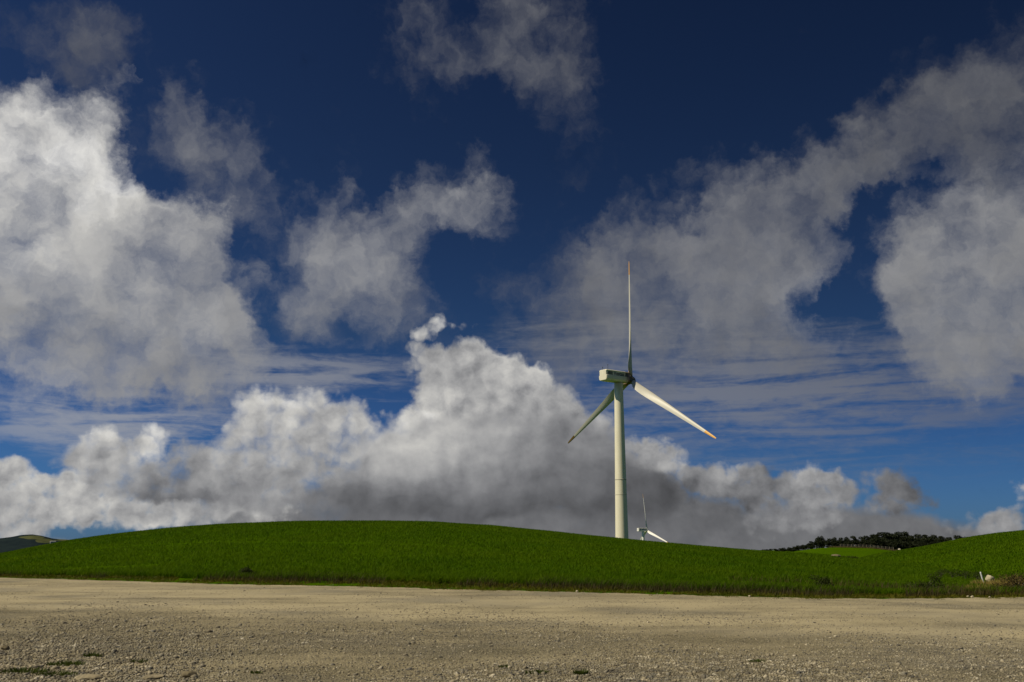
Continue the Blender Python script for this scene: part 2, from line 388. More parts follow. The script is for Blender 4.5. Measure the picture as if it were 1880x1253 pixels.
def dup(o, parent=None):
    c = o.copy()
    COL.objects.link(c)
    if parent is not None:
        c.parent = parent
    return c


def polar(az, r, z=0.0):
    return Vector((math.sin(R(az)) * r, math.cos(R(az)) * r, z))


# ------------------------------------------------------------------ materials
def material(name):
    m = bpy.data.materials.new(name)
    m.use_nodes = True
    n = Net(m.node_tree)
    b = m.node_tree.nodes['Principled BSDF']
    return m, n, b


def obj_coord(n):
    return n.new('ShaderNodeTexCoord').outputs['Object']


def bump(n, b, h, strength, dist):
    k = n.new('ShaderNodeBump')
    k.inputs['Strength'].default_value = strength
    k.inputs['Distance'].default_value = dist
    n.put(k.inputs['Height'], h)
    n.put(b.inputs['Normal'], k.outputs[0])


def simple_mat(name, c1, c2, scale, rough=0.8, bump_d=0.0, detail=5):
    m, n, b = material(name)
    co = obj_coord(n)
    f = n.noise(co, scale, detail, 0.6)
    n.put(b.inputs['Base Color'], n.mix(n.rng(f, 0.3, 0.7), c1, c2))
    b.inputs['Roughness'].default_value = rough
    if bump_d:
        bump(n, b, f, 0.7, bump_d)
    return m


def leaf_mat(name, c1, c2, scale, trans=0.35, spec=0.25, big=0.0):
    m, n, b = material(name)
    co = obj_coord(n)
    f = n.noise(co, scale, 3, 0.6)
    if big:
        f = n.math('MULTIPLY_ADD', n.math('SUBTRACT', n.noise(co, big, 4, 0.6), 0.5), 0.9, f)
    c = n.mix(n.rng(f, 0.25, 0.75), c1, c2)
    n.put(b.inputs['Base Color'], c)
    b.inputs['Roughness'].default_value = 0.55
    b.inputs['Specular IOR Level'].default_value = spec
    t = n.new('ShaderNodeBsdfTranslucent')
    n.put(t.inputs[0], c)
    mx = n.new('ShaderNodeMixShader')
    mx.inputs[0].default_value = trans
    n.t.links.new(b.outputs[0], mx.inputs[1])
    n.t.links.new(t.outputs[0], mx.inputs[2])
    n.t.links.new(mx.outputs[0], n.t.nodes['Material Output'].inputs[0])
    return m


def gravel_mat():
    m, n, b = material('gravel')
    co = obj_coord(n)
    x, y, z = n.sep(co)
    # bands along the track: distance back from the far edge
    s = n.math('ADD', n.math('MULTIPLY', x, 0.442), n.math('MULTIPLY', y, 0.896))
    wob = n.noise(co, 0.12, 4, 0.6)
    s = n.math('MULTIPLY_ADD', n.math('SUBTRACT', wob, 0.5), 7.0, s)
    dust = n.ramp(n.rng(s, 6, 32), [(0.0, (0.55,) * 3), (0.22, (0.25,) * 3), (0.42, (0.3,) * 3), (0.55, (0.95,) * 3), (0.66, (0.7,) * 3), (0.78, (1, 1, 1)), (0.90, (0.6,) * 3), (1.0, (0.75,) * 3)])
    along = n.mapping(co, rot=(0, 0, R(26.3)), scale=(0.05, 1.0, 1.0))
    track = n.noise(along, 0.85, 4, 0.6)
    dust = n.math('MULTIPLY_ADD', n.math('SUBTRACT', track, 0.5), 1.3, dust)
    patch = n.noise(co, 0.55, 5, 0.62)
    dust = n.math('MULTIPLY_ADD', n.math('SUBTRACT', patch, 0.5), 1.5, dust, clamp=True)
    v1 = n.voronoi(co, 38.0, out='Color')
    v2 = n.voronoi(co, 95.0, out='Color')
    h1 = n.voronoi(co, 38.0)
    h2 = n.voronoi(co, 95.0)
    pick = n.sep(v1)[0]
    stone = n.ramp(pick, [(0.0, (0.055, 0.047, 0.03)), (0.3, (0.15, 0.132, 0.085)), (0.6, (0.235, 0.205, 0.135)), (0.85, (0.36, 0.31, 0.19)), (1.0, (0.56, 0.50, 0.34))])
    stone2 = n.ramp(n.sep(v2)[1], [(0.0, (0.09, 0.078, 0.048)), (0.5, (0.225, 0.193, 0.115)), (1.0, (0.40, 0.345, 0.215))])
    stones = n.mix(n.rng(n.sep(v1)[2], 0.4, 0.6), stone, stone2)
    fine = n.noise(co, 60.0, 3, 0.7)
    sand = n.mix(fine, (0.34, 0.288, 0.178), (0.54, 0.462, 0.30))
    c = n.mix(n.math('MULTIPLY', dust, 0.8), stones, sand)
    c = n.mix(n.rng(n.noise(co, 0.23, 3, 0.55), 0.48, 0.68, 0.0, 0.5), c, (0.175, 0.165, 0.135))
    n.put(b.inputs['Base Color'], c)
    b.inputs['Roughness'].default_value = 0.92
    b.inputs['Specular IOR Level'].default_value = 0.2
    h = n.math('MULTIPLY_ADD', h2, -0.4, n.math('MULTIPLY', h1, -1.0))
    h = n.math('MULTIPLY', h, n.math('SUBTRACT', 1.15, dust))
    h = n.math('MULTIPLY_ADD', n.noise(co, 9.0, 5, 0.65), 0.9, h)
    bump(n, b, h, 1.0, 0.035)
    return m


def field_mat():
    m, n, b = material('field')
    co = obj_coord(n)
    a = n.noise(co, 0.05, 5, 0.6)
    f = n.noise(n.mapping(co, scale=(1, 1, 0.2)), 3.0, 4, 0.65)
    c = n.mix(n.rng(a, 0.3, 0.7), (0.050, 0.108, 0.001), (0.072, 0.130, 0.002))
    c = n.mix(n.rng(f, 0.35, 0.75), c, (0.030, 0.070, 0.001))
    n.put(b.inputs['Base Color'], c)
    b.inputs['Roughness'].default_value = 0.9
    b.inputs['Specular IOR Level'].default_value = 0.0
    bump(n, b, n.math('MULTIPLY_ADD', n.noise(co, 14.0, 3, 0.7), 0.5, f), 0.9, 0.18)
    return m


def ridge_mat():
    m, n, b = material('ridge')
    co = obj_coord(n)
    f = n.noise(co, 0.03, 6, 0.7)
    wood = n.mix(n.rng(f, 0.3, 0.7), (0.010, 0.016, 0.022), (0.022, 0.034, 0.036))
    # open meadows among the woods, outlined by bearing and height
    x, y, z = n.sep(co)
    az = n.math('MULTIPLY', n.math('ARCTAN2', x, y), 180 / math.pi)
    w = n.noise(co, 0.012, 4, 0.6, out='Color')
    q = n.vmath('MULTIPLY_ADD', n.vmath('SUBTRACT', w, (0.5, 0.5, 0.5)), (0.45, 9.0, 0), n.comb(az, z, 0))
    mask = None
    for (a, h, ra, rh, rot) in ((-25.35, 26.0, 0.62, 5.0, 0), (-24.75, 18.0, 0.42, 6.0, 0), (-23.7, 19.5, 0.7, 2.0, 0)):
        p = n.mapping(q, loc=(a, h, 0), scale=(ra, rh, 1), kind='TEXTURE')
        v = n.math('SUBTRACT', 1.0, n.vmath('DOT_PRODUCT', p, p))
        mask = v if mask is None else n.math('MAXIMUM', mask, v)
    mead = n.mix(n.rng(f, 0.35, 0.65), (0.060, 0.072, 0.032), (0.105, 0.108, 0.052))
    n.put(b.inputs['Base Color'], n.mix(n.rng(mask, 0.0, 0.15), wood, mead))
    b.inputs['Roughness'].default_value = 1.0
    b.inputs['Specular IOR Level'].default_value = 0.0
    return m


def paint_mat(name, base, rust_rules, dirt=0.25, rough=0.45):
    """white machine paint with faint streaks; rust_rules = [(axis, from, to, amount)] for rust and oil stains"""
    m, n, b = material(name)
    co = obj_coord(n)
    st = n.noise(n.mapping(co, scale=(1, 1, 0.12)), 2.5, 5, 0.6)
    bl = n.noise(co, 0.7, 4, 0.6)
    c = n.mix(n.math('MULTIPLY', n.rng(n.math('ADD', st, n.math('MULTIPLY', bl, 0.5)), 0.6, 1.0), dirt), base, (0.42, 0.39, 0.28))
    xs = n.sep(co)
    for (axis, lo, hi, amt, col) in rust_rules:
        g = n.rng(xs[axis], lo, hi)
        g = n.math('MULTIPLY', n.rng(n.math('ADD', g, n.math('MULTIPLY', n.math('SUBTRACT', st, 0.5), 1.1)), 0.35, 0.9), amt)
        c = n.mix(g, c, col)
    n.put(b.inputs['Base Color'], c)
    b.inputs['Roughness'].default_value = rough
    return m


M_GRAVEL = gravel_mat()
M_FIELD = field_mat()
M_RIDGE = ridge_mat()
M_GRASS = leaf_mat('grass_blades', (0.052, 0.118, 0.001), (0.105, 0.172, 0.002), 1.7, 0.45, 0.04, 0.12)
M_VERGE = leaf_mat('verge_grass', (0.065, 0.085, 0.004), (0.160, 0.140, 0.014), 2.5, 0.35, 0.1, 0.2)
M_STALK = leaf_mat('stalks', (0.045, 0.034, 0.015), (0.085, 0.075, 0.028), 3.0, 0.3, 0.1, 0.15)
M_DRY = leaf_mat('dry_grass', (0.26, 0.19, 0.045), (0.46, 0.36, 0.11), 4.0, 0.35, 0.1)
M_WEED = leaf_mat('weed', (0.042, 0.065, 0.008), (0.085, 0.110, 0.015), 9.0, 0.3, 0.2)
M_SHRUB = leaf_mat('shrub', (0.022, 0.036, 0.005), (0.048, 0.062, 0.010), 5.0, 0.25, 0.1)
M_BROWN = leaf_mat('brown_shrub', (0.048, 0.036, 0.012), (0.095, 0.070, 0.024), 5.0, 0.25, 0.1)
M_TREE = leaf_mat('tree_leaves', (0.012, 0.018, 0.008), (0.030, 0.036, 0.014), 0.9, 0.2, 0.1, 0.2)
M_BARK = simple_mat('bark', (0.045, 0.035, 0.025), (0.09, 0.075, 0.055), 3.0, 0.9)
M_ROCK = simple_mat('rock', (0.16, 0.135, 0.085), (0.36, 0.30, 0.19), 14.0, 0.95, 0.03)
M_DARKROCK = simple_mat('dark_rock', (0.10, 0.08, 0.05), (0.22, 0.18, 0.10), 9.0, 0.9, 0.02)
M_WHITESTONE = simple_mat('white_stone', (0.50, 0.45, 0.34), (0.78, 0.72, 0.58), 7.0, 0.85, 0.01)
M_PALESTONE = simple_mat('pale_stone', (0.26, 0.225, 0.145), (0.48, 0.42, 0.29), 9.0, 0.9, 0.01)
M_STRAW = leaf_mat('straw', (0.07, 0.06, 0.02), (0.15, 0.12, 0.045), 2.0, 0.3, 0.1)
M_POST = simple_mat('white_post', (0.70, 0.70, 0.68), (0.82, 0.82, 0.80), 6.0, 0.6)
M_WOOD = simple_mat('old_wood', (0.10, 0.085, 0.06), (0.20, 0.17, 0.12), 6.0, 0.9)
M_WIRE = simple_mat('wire', (0.12, 0.11, 0.10), (0.2, 0.18, 0.16), 6.0, 0.6)
M_BARN = simple_mat('white_barn', (0.36, 0.37, 0.38), (0.46, 0.47, 0.48), 0.4, 0.7)
M_BARNROOF = simple_mat('pale_roof', (0.40, 0.41, 0.42), (0.50, 0.51, 0.52), 0.4, 0.6)

# ------------------------------------------------------------------ terrain
C_FIELD, C_MID, C_RIGHT = 115.0, 410.0, 170.0


def table(t, az, lo=None, hi=None):
    t = np.array(t)
    return np.interp(az, t[:, 0], t[:, 1], left=lo, right=hi)


EDGE = [(-180, 70), (-100, 85), (-60, 88), (-40, 72)] + ROAD_EDGE + [(35, 41), (50, 52), (80, 80), (120, 80), (180, 70)]


def edge_r(az):
    az = np.asarray(az, dtype=float)
    ragged = 0.13 * np.sin(az * 2.1 + 1) + 0.12 * np.sin(az * 4.7) + 0.10 * np.sin(az * 9.3 + 2) + 0.07 * np.sin(az * 14.9 + 4)
    return table(EDGE, az) + ragged


def smooth01(t):
    t = np.clip(t, 0, 1)
    return t * t * (3 - 2 * t)


def _solve_crest():
    """crest height per bearing so that the field's skyline, seen from eye height, has the measured elevation"""
    az = np.arange(-180, 180.01, 0.25)
    tgt = np.tan(np.radians(table(CREST_FIELD, az)))
    far = smooth01((np.abs(az) - 32) / 40)
    tgt = tgt * (1 - far) + far * np.tan(R(-0.75))
    re = edge_r(az)
    t = np.linspace(0.02, 1, 60)[None, :]
    r = re[:, None] + t * (C_FIELD - re[:, None])
    f = np.sin(t * math.pi / 2)
    lo, hi = np.full(len(az), -8.0), np.full(len(az), 12.0)
    for _ in range(40):
        mid = (lo + hi) / 2
        e = ((mid[:, None] * f - EYE) / r).max(1)
        up = e < tgt
        lo = np.where(up, mid, lo)
        hi = np.where(up, hi, mid)
    return az, (lo + hi) / 2


_CA, _CZ = _solve_crest()


def rough(x, y, s, seed):
    """cheap smooth pseudo-noise from a few rotated sines"""
    rs = np.random.RandomState(seed)
    o = 0
    for k in range(6):
        a = rs.uniform(0, 6.28); f = s * rs.uniform(0.6, 1.9); p = rs.uniform(0, 6.28)
        o = o + np.sin((x * math.cos(a) + y * math.sin(a)) * f + p)
    return o / 6


def ground_z(az, r):
    az = np.asarray(az, dtype=float); r = np.asarray(r, dtype=float)
    x = np.sin(np.radians(az)) * r; y = np.cos(np.radians(az)) * r
    re = edge_r(az)
    zc = np.interp(az, _CA, _CZ)
    t = (r - re) / (C_FIELD - re)
    front = zc * np.sin(np.clip(t, 0, 1) * math.pi / 2) + 0.05 * rough(x, y, 0.35, 3) * smooth01(t * 6)
    back = zc - (24 + zc) * smooth01((r - C_FIELD) / 420)
    z = np.where(r < C_FIELD, front, back)
    zm = EYE + np.tan(np.radians(table(CREST_MIDDLE, az, -3.0, -0.28))) * C_MID
    mid = np.where(r < C_MID, zm - 10 * ((C_MID - r) / 200) ** 2, zm - 5 * ((r - C_MID) / 200) ** 2)
    zr = EYE + np.tan(np.radians(table(CREST_RIGHT, az, -4.0, 0.6))) * C_RIGHT
    right = np.where(r < C_RIGHT, zr - 6.5 * ((C_RIGHT - r) / 90) ** 2, zr - 8 * ((r - C_RIGHT) / 150) ** 2)
    out = z
    for h in (mid, right):
        d = np.clip(0.5 + 0.5 * (out - h) / 0.5, 0, 1)
        out = h * (1 - d) + out * d + 0.5 * d * (1 - d)
    floor = np.maximum(out, -26.0)
    relief = 0.035 * rough(x, y, 0.5, 5) + 0.02 * rough(x, y, 1.7, 8)
    return np.where(r < re, relief * smooth01((re - r) / 2.5), floor)


def gz(az, r):
    return float(ground_z(np.array([az]), np.array([r]))[0])


def on_ground(az, r, dz=0.0):
    return polar(az, r, gz(az, r) + dz)


def azimuths():
    return np.concatenate([np.arange(-180, -40, 4.0), np.arange(-40, 40, 0.25), np.arange(40, 180.01, 4.0)])


def build_ground():
    az = azimuths()
    A = np.radians(az)
    # gravel, from under the photographer out to just beneath the verge
    t = np.concatenate([np.linspace(0.0, 0.15, 4), np.linspace(0.17, 1.0, 110)])
    rr = 0.4 + t[None, :] * (edge_r(az)[:, None] + 1.2 - 0.4)
    X = np.sin(A)[:, None] * rr; Y = np.cos(A)[:, None] * rr
    Z = np.minimum(ground_z(az[:, None] + 0 * rr, rr), 0.06)
    Z = np.where(rr > edge_r(az)[:, None], -0.02, Z)
    g = link('gravel_track', grid_mesh('gravel_track', np.stack([X, Y, Z], -1)), M_GRAVEL)
    tag(g, 'pale tan gravel track with coarse grey stones crossing the foreground', kind='structure')
    # field and everything beyond it, one sheet out to the horizon
    k = np.concatenate([np.linspace(0, 1, 90) ** 1.4 * 180, np.linspace(185, 620, 90), np.geomspace(650, 9000, 24)])
    rr = edge_r(az)[:, None] + k[None, :]
    Z = ground_z(az[:, None] + 0 * rr, rr)
    Z[:, 0] -= 0.03
    X = np.sin(A)[:, None] * rr; Y = np.cos(A)[:, None] * rr
    f = link('field', grid_mesh('field', np.stack([X, Y, Z], -1)), M_FIELD)
    tag(f, 'bright green grass field rising to a low rounded hill', kind='structure')
    # far wooded ridge on the left
    az2 = np.arange(-62, -8, 0.1)
    rad = np.linspace(2300, 3900, 40)
    top = 3000 * np.tan(np.radians(table(RIDGE, az2, 0.1))) + EYE
    prof = np.exp(-((rad - 3000) / 420.0) ** 2)
    Z = -30 + (top[:, None] + 30) * prof[None, :]
    A2 = np.radians(az2)[:, None]
    X = np.sin(A2) * rad[None, :]; Y = np.cos(A2) * rad[None, :]
    Z = Z + 1.6 * rough(X, Y, 0.03, 2) * prof + 0.9 * rough(X, Y, 0.11, 4) * prof
    h = link('distant_hill', grid_mesh('distant_hill', np.stack([X, Y, Z], -1)), M_RIDGE)
    tag(h, 'far dark wooded ridge with pale meadow patches', kind='structure')


build_ground()
NR = np.random.RandomState(11)


# ------------------------------------------------------------------ wind turbines
M_TOWER = paint_mat('tower_paint', (0.83, 0.775, 0.60), [(2, 27.0, 34.5, 0.6, (0.20, 0.11, 0.045))], 0.22)
M_NACELLE = paint_mat('nacelle_paint', (0.80, 0.755, 0.60), [(1, 0.2, 2.0, 0.95, (0.045, 0.026, 0.014)), (1, -0.9, 1.2, 0.45, (0.30, 0.13, 0.03))], 0.25)
M_BLADE = paint_mat('blade_paint', (0.56, 0.54, 0.475), [], 0.18)
M_ROOT = paint_mat('blade_paint_stained', (0.56, 0.54, 0.475), [(2, 3.6, 0.6, 0.8, (0.36, 0.17, 0.05)), (2, 1.9, 0.4, 0.8, (0.10, 0.06, 0.03))], 0.2)
M_CLEAN = paint_mat('clean_paint', (0.80, 0.79, 0.75), [], 0.1)
M_TIP = paint_mat('orange_tip', (0.72, 0.36, 0.02), [(0, 0.05, -0.35, 0.7, (0.16, 0.08, 0.02))], 0.5)
M_DARKTIP = paint_mat('dark_tip', (0.26, 0.15, 0.03), [(0, 0.1, -0.3, 0.8, (0.06, 0.04, 0.02))], 0.6)  # third blade's tip, coloured darker than the other two
M_HUB = simple_mat('hub_metal', (0.05, 0.042, 0.035), (0.22, 0.20, 0.17), 2.5, 0.5)
M_CLEANHUB = simple_mat('clean_hub', (0.55, 0.54, 0.50), (0.72, 0.71, 0.68), 2.5, 0.5)
M_INK = simple_mat('dark_lettering', (0.012, 0.016, 0.030), (0.025, 0.03, 0.05), 3.0, 0.6)
M_SEAM = simple_mat('flange_seam', (0.40, 0.37, 0.29), (0.52, 0.49, 0.39), 3.0, 0.6)
M_VANE = simple_mat('vane_metal', (0.03, 0.03, 0.035), (0.06, 0.06, 0.065), 5.0, 0.5)

ST_R = [0.55, 0.9, 1.3, 1.9, 2.6, 3.4, 4.5, 6.0, 8.0, 10.5, 13.5, 16.5, 19.0, 20.8, 22.2, 23.1, 23.5]
ST_C = [0.80, 0.84, 1.10, 1.50, 1.74, 1.78, 1.72, 1.58, 1.40, 1.20, 0.99, 0.80, 0.65, 0.54, 0.43, 0.33, 0.18]
ST_L = [0.40, 0.40, 0.41, 0.43, 0.45, 0.46, 0.45, 0.43, 0.40, 0.36, 0.31, 0.26, 0.22, 0.19, 0.16, 0.13, 0.07]
ST_T = [1.00, 0.98, 0.80, 0.52, 0.40, 0.38, 0.35, 0.33, 0.32, 0.31, 0.31, 0.31, 0.31, 0.31, 0.32, 0.32, 0.3]
ST_W = [31.0, 31.0, 30.5, 29.5, 27.5, 24.0, 18.0, 10.5, 3.5, -1.5, -4.0, -5.0, -5.5, -6.0, -6.0, -6.0, -6.0]


def blade_mesh(name, r0, r1, pitch, cone):
    """blade along +Z, leading edge towards +X, upwind face towards +Y"""
    rs = [r0] + [r for r in ST_R if r0 < r < r1] + [r1]
    N = 18
    verts = []
    for r in rs:
        c, l, t, w = (float(np.interp(r, ST_R, s)) for s in (ST_C, ST_L, ST_T, ST_W))
        beta = R(pitch + w)
        for k in range(N):
            a = 2 * math.pi * k / N
            u = 0.5 - 0.5 * math.cos(a)                       # 0 at the leading edge
            th = t * c * 0.5 * math.sin(a) if t > 0.7 else 5 * t * c * (0.2969 * math.sqrt(u) - 0.126 * u - 0.3516 * u * u + 0.2843 * u ** 3 - 0.1015 * u ** 4) * (1 if a < math.pi else -0.8)
            X = l - u * c
            verts.append((X * math.cos(beta) - th * math.sin(beta), X * math.sin(beta) + th * math.cos(beta) + r * math.tan(cone), r))
    faces = []
    for i in range(len(rs) - 1):
        for k in range(N):
            a, b2 = i * N + k, i * N + (k + 1) % N
            faces.append((a, b2, b2 + N, a + N))
    faces.append(tuple(range(N - 1, -1, -1)))
    faces.append(tuple(range((len(rs) - 1) * N, len(rs) * N)))
    return mesh(name, verts, faces)


def lathe(bm, prof, n=32, axis='Z', cap=True):
    rings = []
    for (h, r) in prof:
        ring = []
        for k in range(n):
            a = 2 * math.pi * k / n
            p = (r * math.cos(a), r * math.sin(a), h) if axis == 'Z' else (r * math.cos(a), h, r * math.sin(a))
            ring.append(bm.verts.new(p))
        rings.append(ring)
    for a, b in zip(rings, rings[1:]):
        for k in range(n):
            bm.faces.new((a[k], a[(k + 1) % n], b[(k + 1) % n], b[k]))
    if cap:
        bm.faces.new(list(reversed(rings[0]))); bm.faces.new(rings[-1])
    return rings


def bm_obj(name, bm, mat, parent=None, smooth=False):
    bmesh.ops.recalc_face_normals(bm, faces=bm.faces)
    me = bpy.data.meshes.new(name)
    bm.to_mesh(me); bm.free()
    return link(name, me, mat, parent, smooth=smooth)


def auto_smooth(o, deg=35):
    me = o.data
    me.polygons.foreach_set('use_smooth', np.ones(len(me.polygons), dtype=bool))
    bm = bmesh.new(); bm.from_mesh(me)
    for e in bm.edges:
        if len(e.link_faces) == 2 and e.calc_face_angle(0) > R(deg):
            e.smooth = False
    bm.to_mesh(me); bm.free()


def text_mesh(body, size):
    cu = bpy.data.curves.new('lettering', 'FONT')
    cu.body = body
    cu.size = size
    cu.extrude = 0.006
    cu.offset = 0.012 * size / 0.5
    cu.align_x = 'CENTER'; cu.align_y = 'CENTER'
    cu.resolution_u = 4
    o = bpy.data.objects.new('lettering', cu)
    COL.objects.link(o)
    bpy.context.view_layer.update()
    me = bpy.data.meshes.new_from_object(o.evaluated_get(bpy.context.evaluated_depsgraph_get()))
    bpy.data.objects.remove(o)
    bpy.data.curves.remove(cu)
    return me


def build_turbine(hub, theta, delta, tilt, pitch, label, group, clean=False):
    """hub = world position of the rotor centre, theta = bearing the rotor axis points to"""
    over = 3.15
    ax = Vector((math.sin(theta), math.cos(theta), 0))
    foot = Vector(hub) - ax * over
    base_z = gz(math.degrees(math.atan2(foot.x, foot.y)), math.hypot(foot.x, foot.y)) - 0.2
    H = hub[2] - base_z                                         # hub height over the base
    root = empty('wind_turbine', (foot.x, foot.y, base_z), -theta)
    tag(root, label, 'wind turbine', group)
    # tower in three tapering steel sections
    bm = bmesh.new()
    top = H - 0.85
    rb, rt = 1.27, 0.82
    rad = lambda z: rb + (rt - rb) * (z / top) ** 0.9
    lathe(bm, [(z, rad(z)) for z in np.linspace(0, top, 24)], 48)
    tw = bm_obj('tower', bm, M_CLEAN if clean else M_TOWER, root); auto_smooth(tw)
    for frac in (0.432, 0.345, 0.02):
        bm = bmesh.new()
        z = top * frac
        hh = 0.10 if frac == 0.432 else 0.04
        lathe(bm, [(z - hh, rad(z) + 0.004), (z - hh * 0.8, rad(z) + 0.022), (z + hh * 0.8, rad(z) + 0.022), (z + hh, rad(z) + 0.002)], 48)
        auto_smooth(bm_obj('flange', bm, M_SEAM, tw), 60)
    # nacelle: boxy housing, wider below a recessed side panel, narrowing to the rotor
    T = Matrix.Translation((0, 0, top))
    half = [(0.0, 1.08), (0.84, 1.08), (1.0, 0.96), (1.0, 0.84), (0.93, 0.80), (0.93, 0.02), (1.10, -0.06), (1.10, -0.66), (0.86, -1.02), (0.0, -1.02)]
    sect = half + [(-x, z) for x, z in reversed(half[1:-1])]
    bm = bmesh.new()
    rows = []
    zc = 1.12
    for (y, sx, sz, dz) in ((-4.02, 0.90, 0.90, 0.0), (-3.92, 0.985, 0.985, 0.0), (-3.3, 1, 1, 0), (-1.2, 1, 1, 0), (0.9, 1, 1, 0), (1.75, 0.93, 0.97, 0.01), (2.25, 0.78, 0.86, 0.03), (2.48, 0.60, 0.68, 0.05)):
        rows.append([bm.verts.new((x * sx * 1.05, y, zc + z * sz + dz)) for x, z in sect])
    for a, b in zip(rows, rows[1:]):
        for k in range(len(sect)):
            bm.faces.new((a[k], a[(k + 1) % len(sect)], b[(k + 1) % len(sect)], b[k]))
    bm.faces.new(rows[0]); bm.faces.new(list(reversed(rows[-1])))
    na = bm_obj('nacelle', bm, M_CLEAN if clean else M_NACELLE, root)
    na.matrix_local = T
    bev = na.modifiers.new('bevel', 'BEVEL'); bev.width = 0.05; bev.segments = 2; bev.limit_method = 'ANGLE'
    auto_smooth(na, 30)
    # name and broken stripe on both recessed panels
    for s in (1, -1):
        me = text_mesh('Vestas', 1.02)
        rot = Matrix.Rotation(s * math.pi / 2, 4, 'Z') @ Matrix.Rotation(math.pi / 2, 4, 'X')
        o = link('lettering', me, M_INK, na)
        o.matrix_local = Matrix.Translation((s * (0.93 * 1.05 + 0.008), -0.75, zc + 0.44)) @ rot
        for y0, y1 in ((-3.62, -2.35), (0.82, 1.62)):
            bm = bmesh.new()
            for k in range(3):
                zz = zc + 0.14 + k * 0.215
                x = s * (0.93 * 1.05 + 0.004)
                q = [bm.verts.new(p) for p in ((x, y0 + k * 0.06, zz), (x, y1, zz), (x, y1, zz + 0.165), (x, y0 + k * 0.06, zz + 0.165))]
                w = [bm.verts.new((v.co.x + s * 0.006, v.co.y, v.co.z)) for v in q]
                bm.faces.new(q); bm.faces.new(w)
                for i in range(4):
                    bm.faces.new((q[i], q[(i + 1) % 4], w[(i + 1) % 4], w[i]))
            bm_obj('stripe', bm, M_INK, na)
    # roof sensors
    for (y, x, h) in ((-2.95, 0.3, 0.95), (-3.7, -0.35, 0.5)):
        bm = bmesh.new()
        lathe(bm, [(0, 0.07), (0.06, 0.035), (h, 0.03)], 8)
        lathe(bm, [(h, 0.10), (h + 0.10, 0.10)], 8)
        v = bm_obj('wind_sensor', bm, M_VANE, root)
        v.matrix_local = T @ Matrix.Translation((x, y, zc + 1.06))
    # rotor
    HR = Matrix.Translation((0, over, H)) @ Matrix.Rotation(tilt, 4, 'X')
    bm = bmesh.new()
    lathe(bm, [(-0.62, 0.40), (-0.55, 0.62), (-0.30, 0.74), (0.35, 0.76), (0.75, 0.62), (1.05, 0.36), (1.15, 0.08)], 28, 'Y')
    hb = bm_obj('hub', bm, M_CLEANHUB if clean else M_HUB, root); auto_smooth(hb)
    hb.matrix_local = HR
    for k in range(3):
        a = delta + k * 2 * math.pi / 3
        # +Z of the blade along its span; its +X (leading edge) against the clock as seen from behind
        span = Vector((math.sin(a), 0, math.cos(a)))
        tang = Vector((-math.cos(a), 0, math.sin(a)))
        B = Matrix(((tang.x, 0, span.x, 0), (tang.y, 1, span.y, 0), (tang.z, 0, span.z, 0), (0, 0, 0, 1)))
        # a proper rotation would flip handedness: tang x Y = span
        bl = link('blade', blade_mesh('blade', 0.55, 20.75, pitch, R(2.0)), M_CLEAN if clean else (M_ROOT if k != 1 else M_BLADE), root)
        bl.matrix_local = HR @ B
        auto_smooth(bl, 50)
        tp = link('blade_tip', blade_mesh('blade_tip', 20.75, 23.5, pitch, R(2.0)), M_DARKTIP if k == 2 else M_TIP, bl)
        if k == 2: tag(tp, 'dark brown tip')
        auto_smooth(tp, 50)
        bm = bmesh.new()
        lathe(bm, [(0.35, 0.46), (0.60, 0.50), (0.78, 0.50), (0.86, 0.42)], 20)
        auto_smooth(bm_obj('blade_collar', bm, M_CLEANHUB if clean else M_HUB, bl))
    return root


def hub_at(az, el, dist):
    return polar(az, dist, EYE + dist * math.tan(R(el)))


build_turbine(hub_at(6.872, 9.376, 191.9), R(53.4), R(3.4), R(4.3), 36.0,
              'tall white wind turbine with rust stained nacelle and orange blade tips behind the hill', 'wind turbines beyond the hill')
build_turbine(hub_at(7.593, 0.927, 651.0), R(62.0), R(-9.0), R(2.0), 36.0,
              'small distant wind turbine right of the tall tower, mostly hidden by the hill', 'wind turbines beyond the hill', clean=True)


# ------------------------------------------------------------------ vegetation as stuff: blades of grass, verge, stalks
def blades(name, az, r, h, w, lean, mat, seg=2, zoff=-0.03):
    """one curved tapering blade per (az, r)"""
    n = len(az)
    x = np.sin(np.radians(az)) * r; y = np.cos(np.radians(az)) * r
    z = ground_z(az, r) + zoff
    yaw = NR.uniform(0, 2 * math.pi, n); ld = NR.uniform(0, 2 * math.pi, n)
    lx = np.cos(ld) * lean * h + 0.10 * h; ly = np.sin(ld) * lean * h
    wx = np.cos(yaw) * w / 2; wy = np.sin(yaw) * w / 2
    lv = []
    for k in range(seg):
        t = k / seg
        s = 1 - 0.35 * t
        lv.append(np.stack([x - wx * s + lx * t * t, y - wy * s + ly * t * t, z + h * t], -1))
        lv.append(np.stack([x + wx * s + lx * t * t, y + wy * s + ly * t * t, z + h * t], -1))
    lv.append(np.stack([x + lx, y + ly, z + h * (1 - 0.15 * lean)], -1))
    V = np.stack(lv, 1)
    m = 2 * seg + 1
    base = (np.arange(n) * m)[:, None]
    lo, sz = [], []
    parts = []
    for k in range(seg - 1):
        parts.append(np.array([2 * k, 2 * k + 1, 2 * k + 3, 2 * k + 2]))
    tri = np.array([2 * seg - 2, 2 * seg - 1, 2 * seg])
    loops = np.concatenate([base + p for p in parts] + [base + tri], 1)
    sizes = np.tile(np.array([4] * (seg - 1) + [3]), n)
    me = fast_mesh(name, V.reshape(-1, 3), loops.ravel(), sizes)
    return link(name, me, mat)


def scatter(n, az0, az1, d0, d1, power=1.0):
    """bearings and distances measured from the verge line"""
    az = NR.uniform(az0, az1, n)
    d = d0 + (d1 - d0) * NR.uniform(0, 1, n) ** power
    return az, edge_r(az) + d


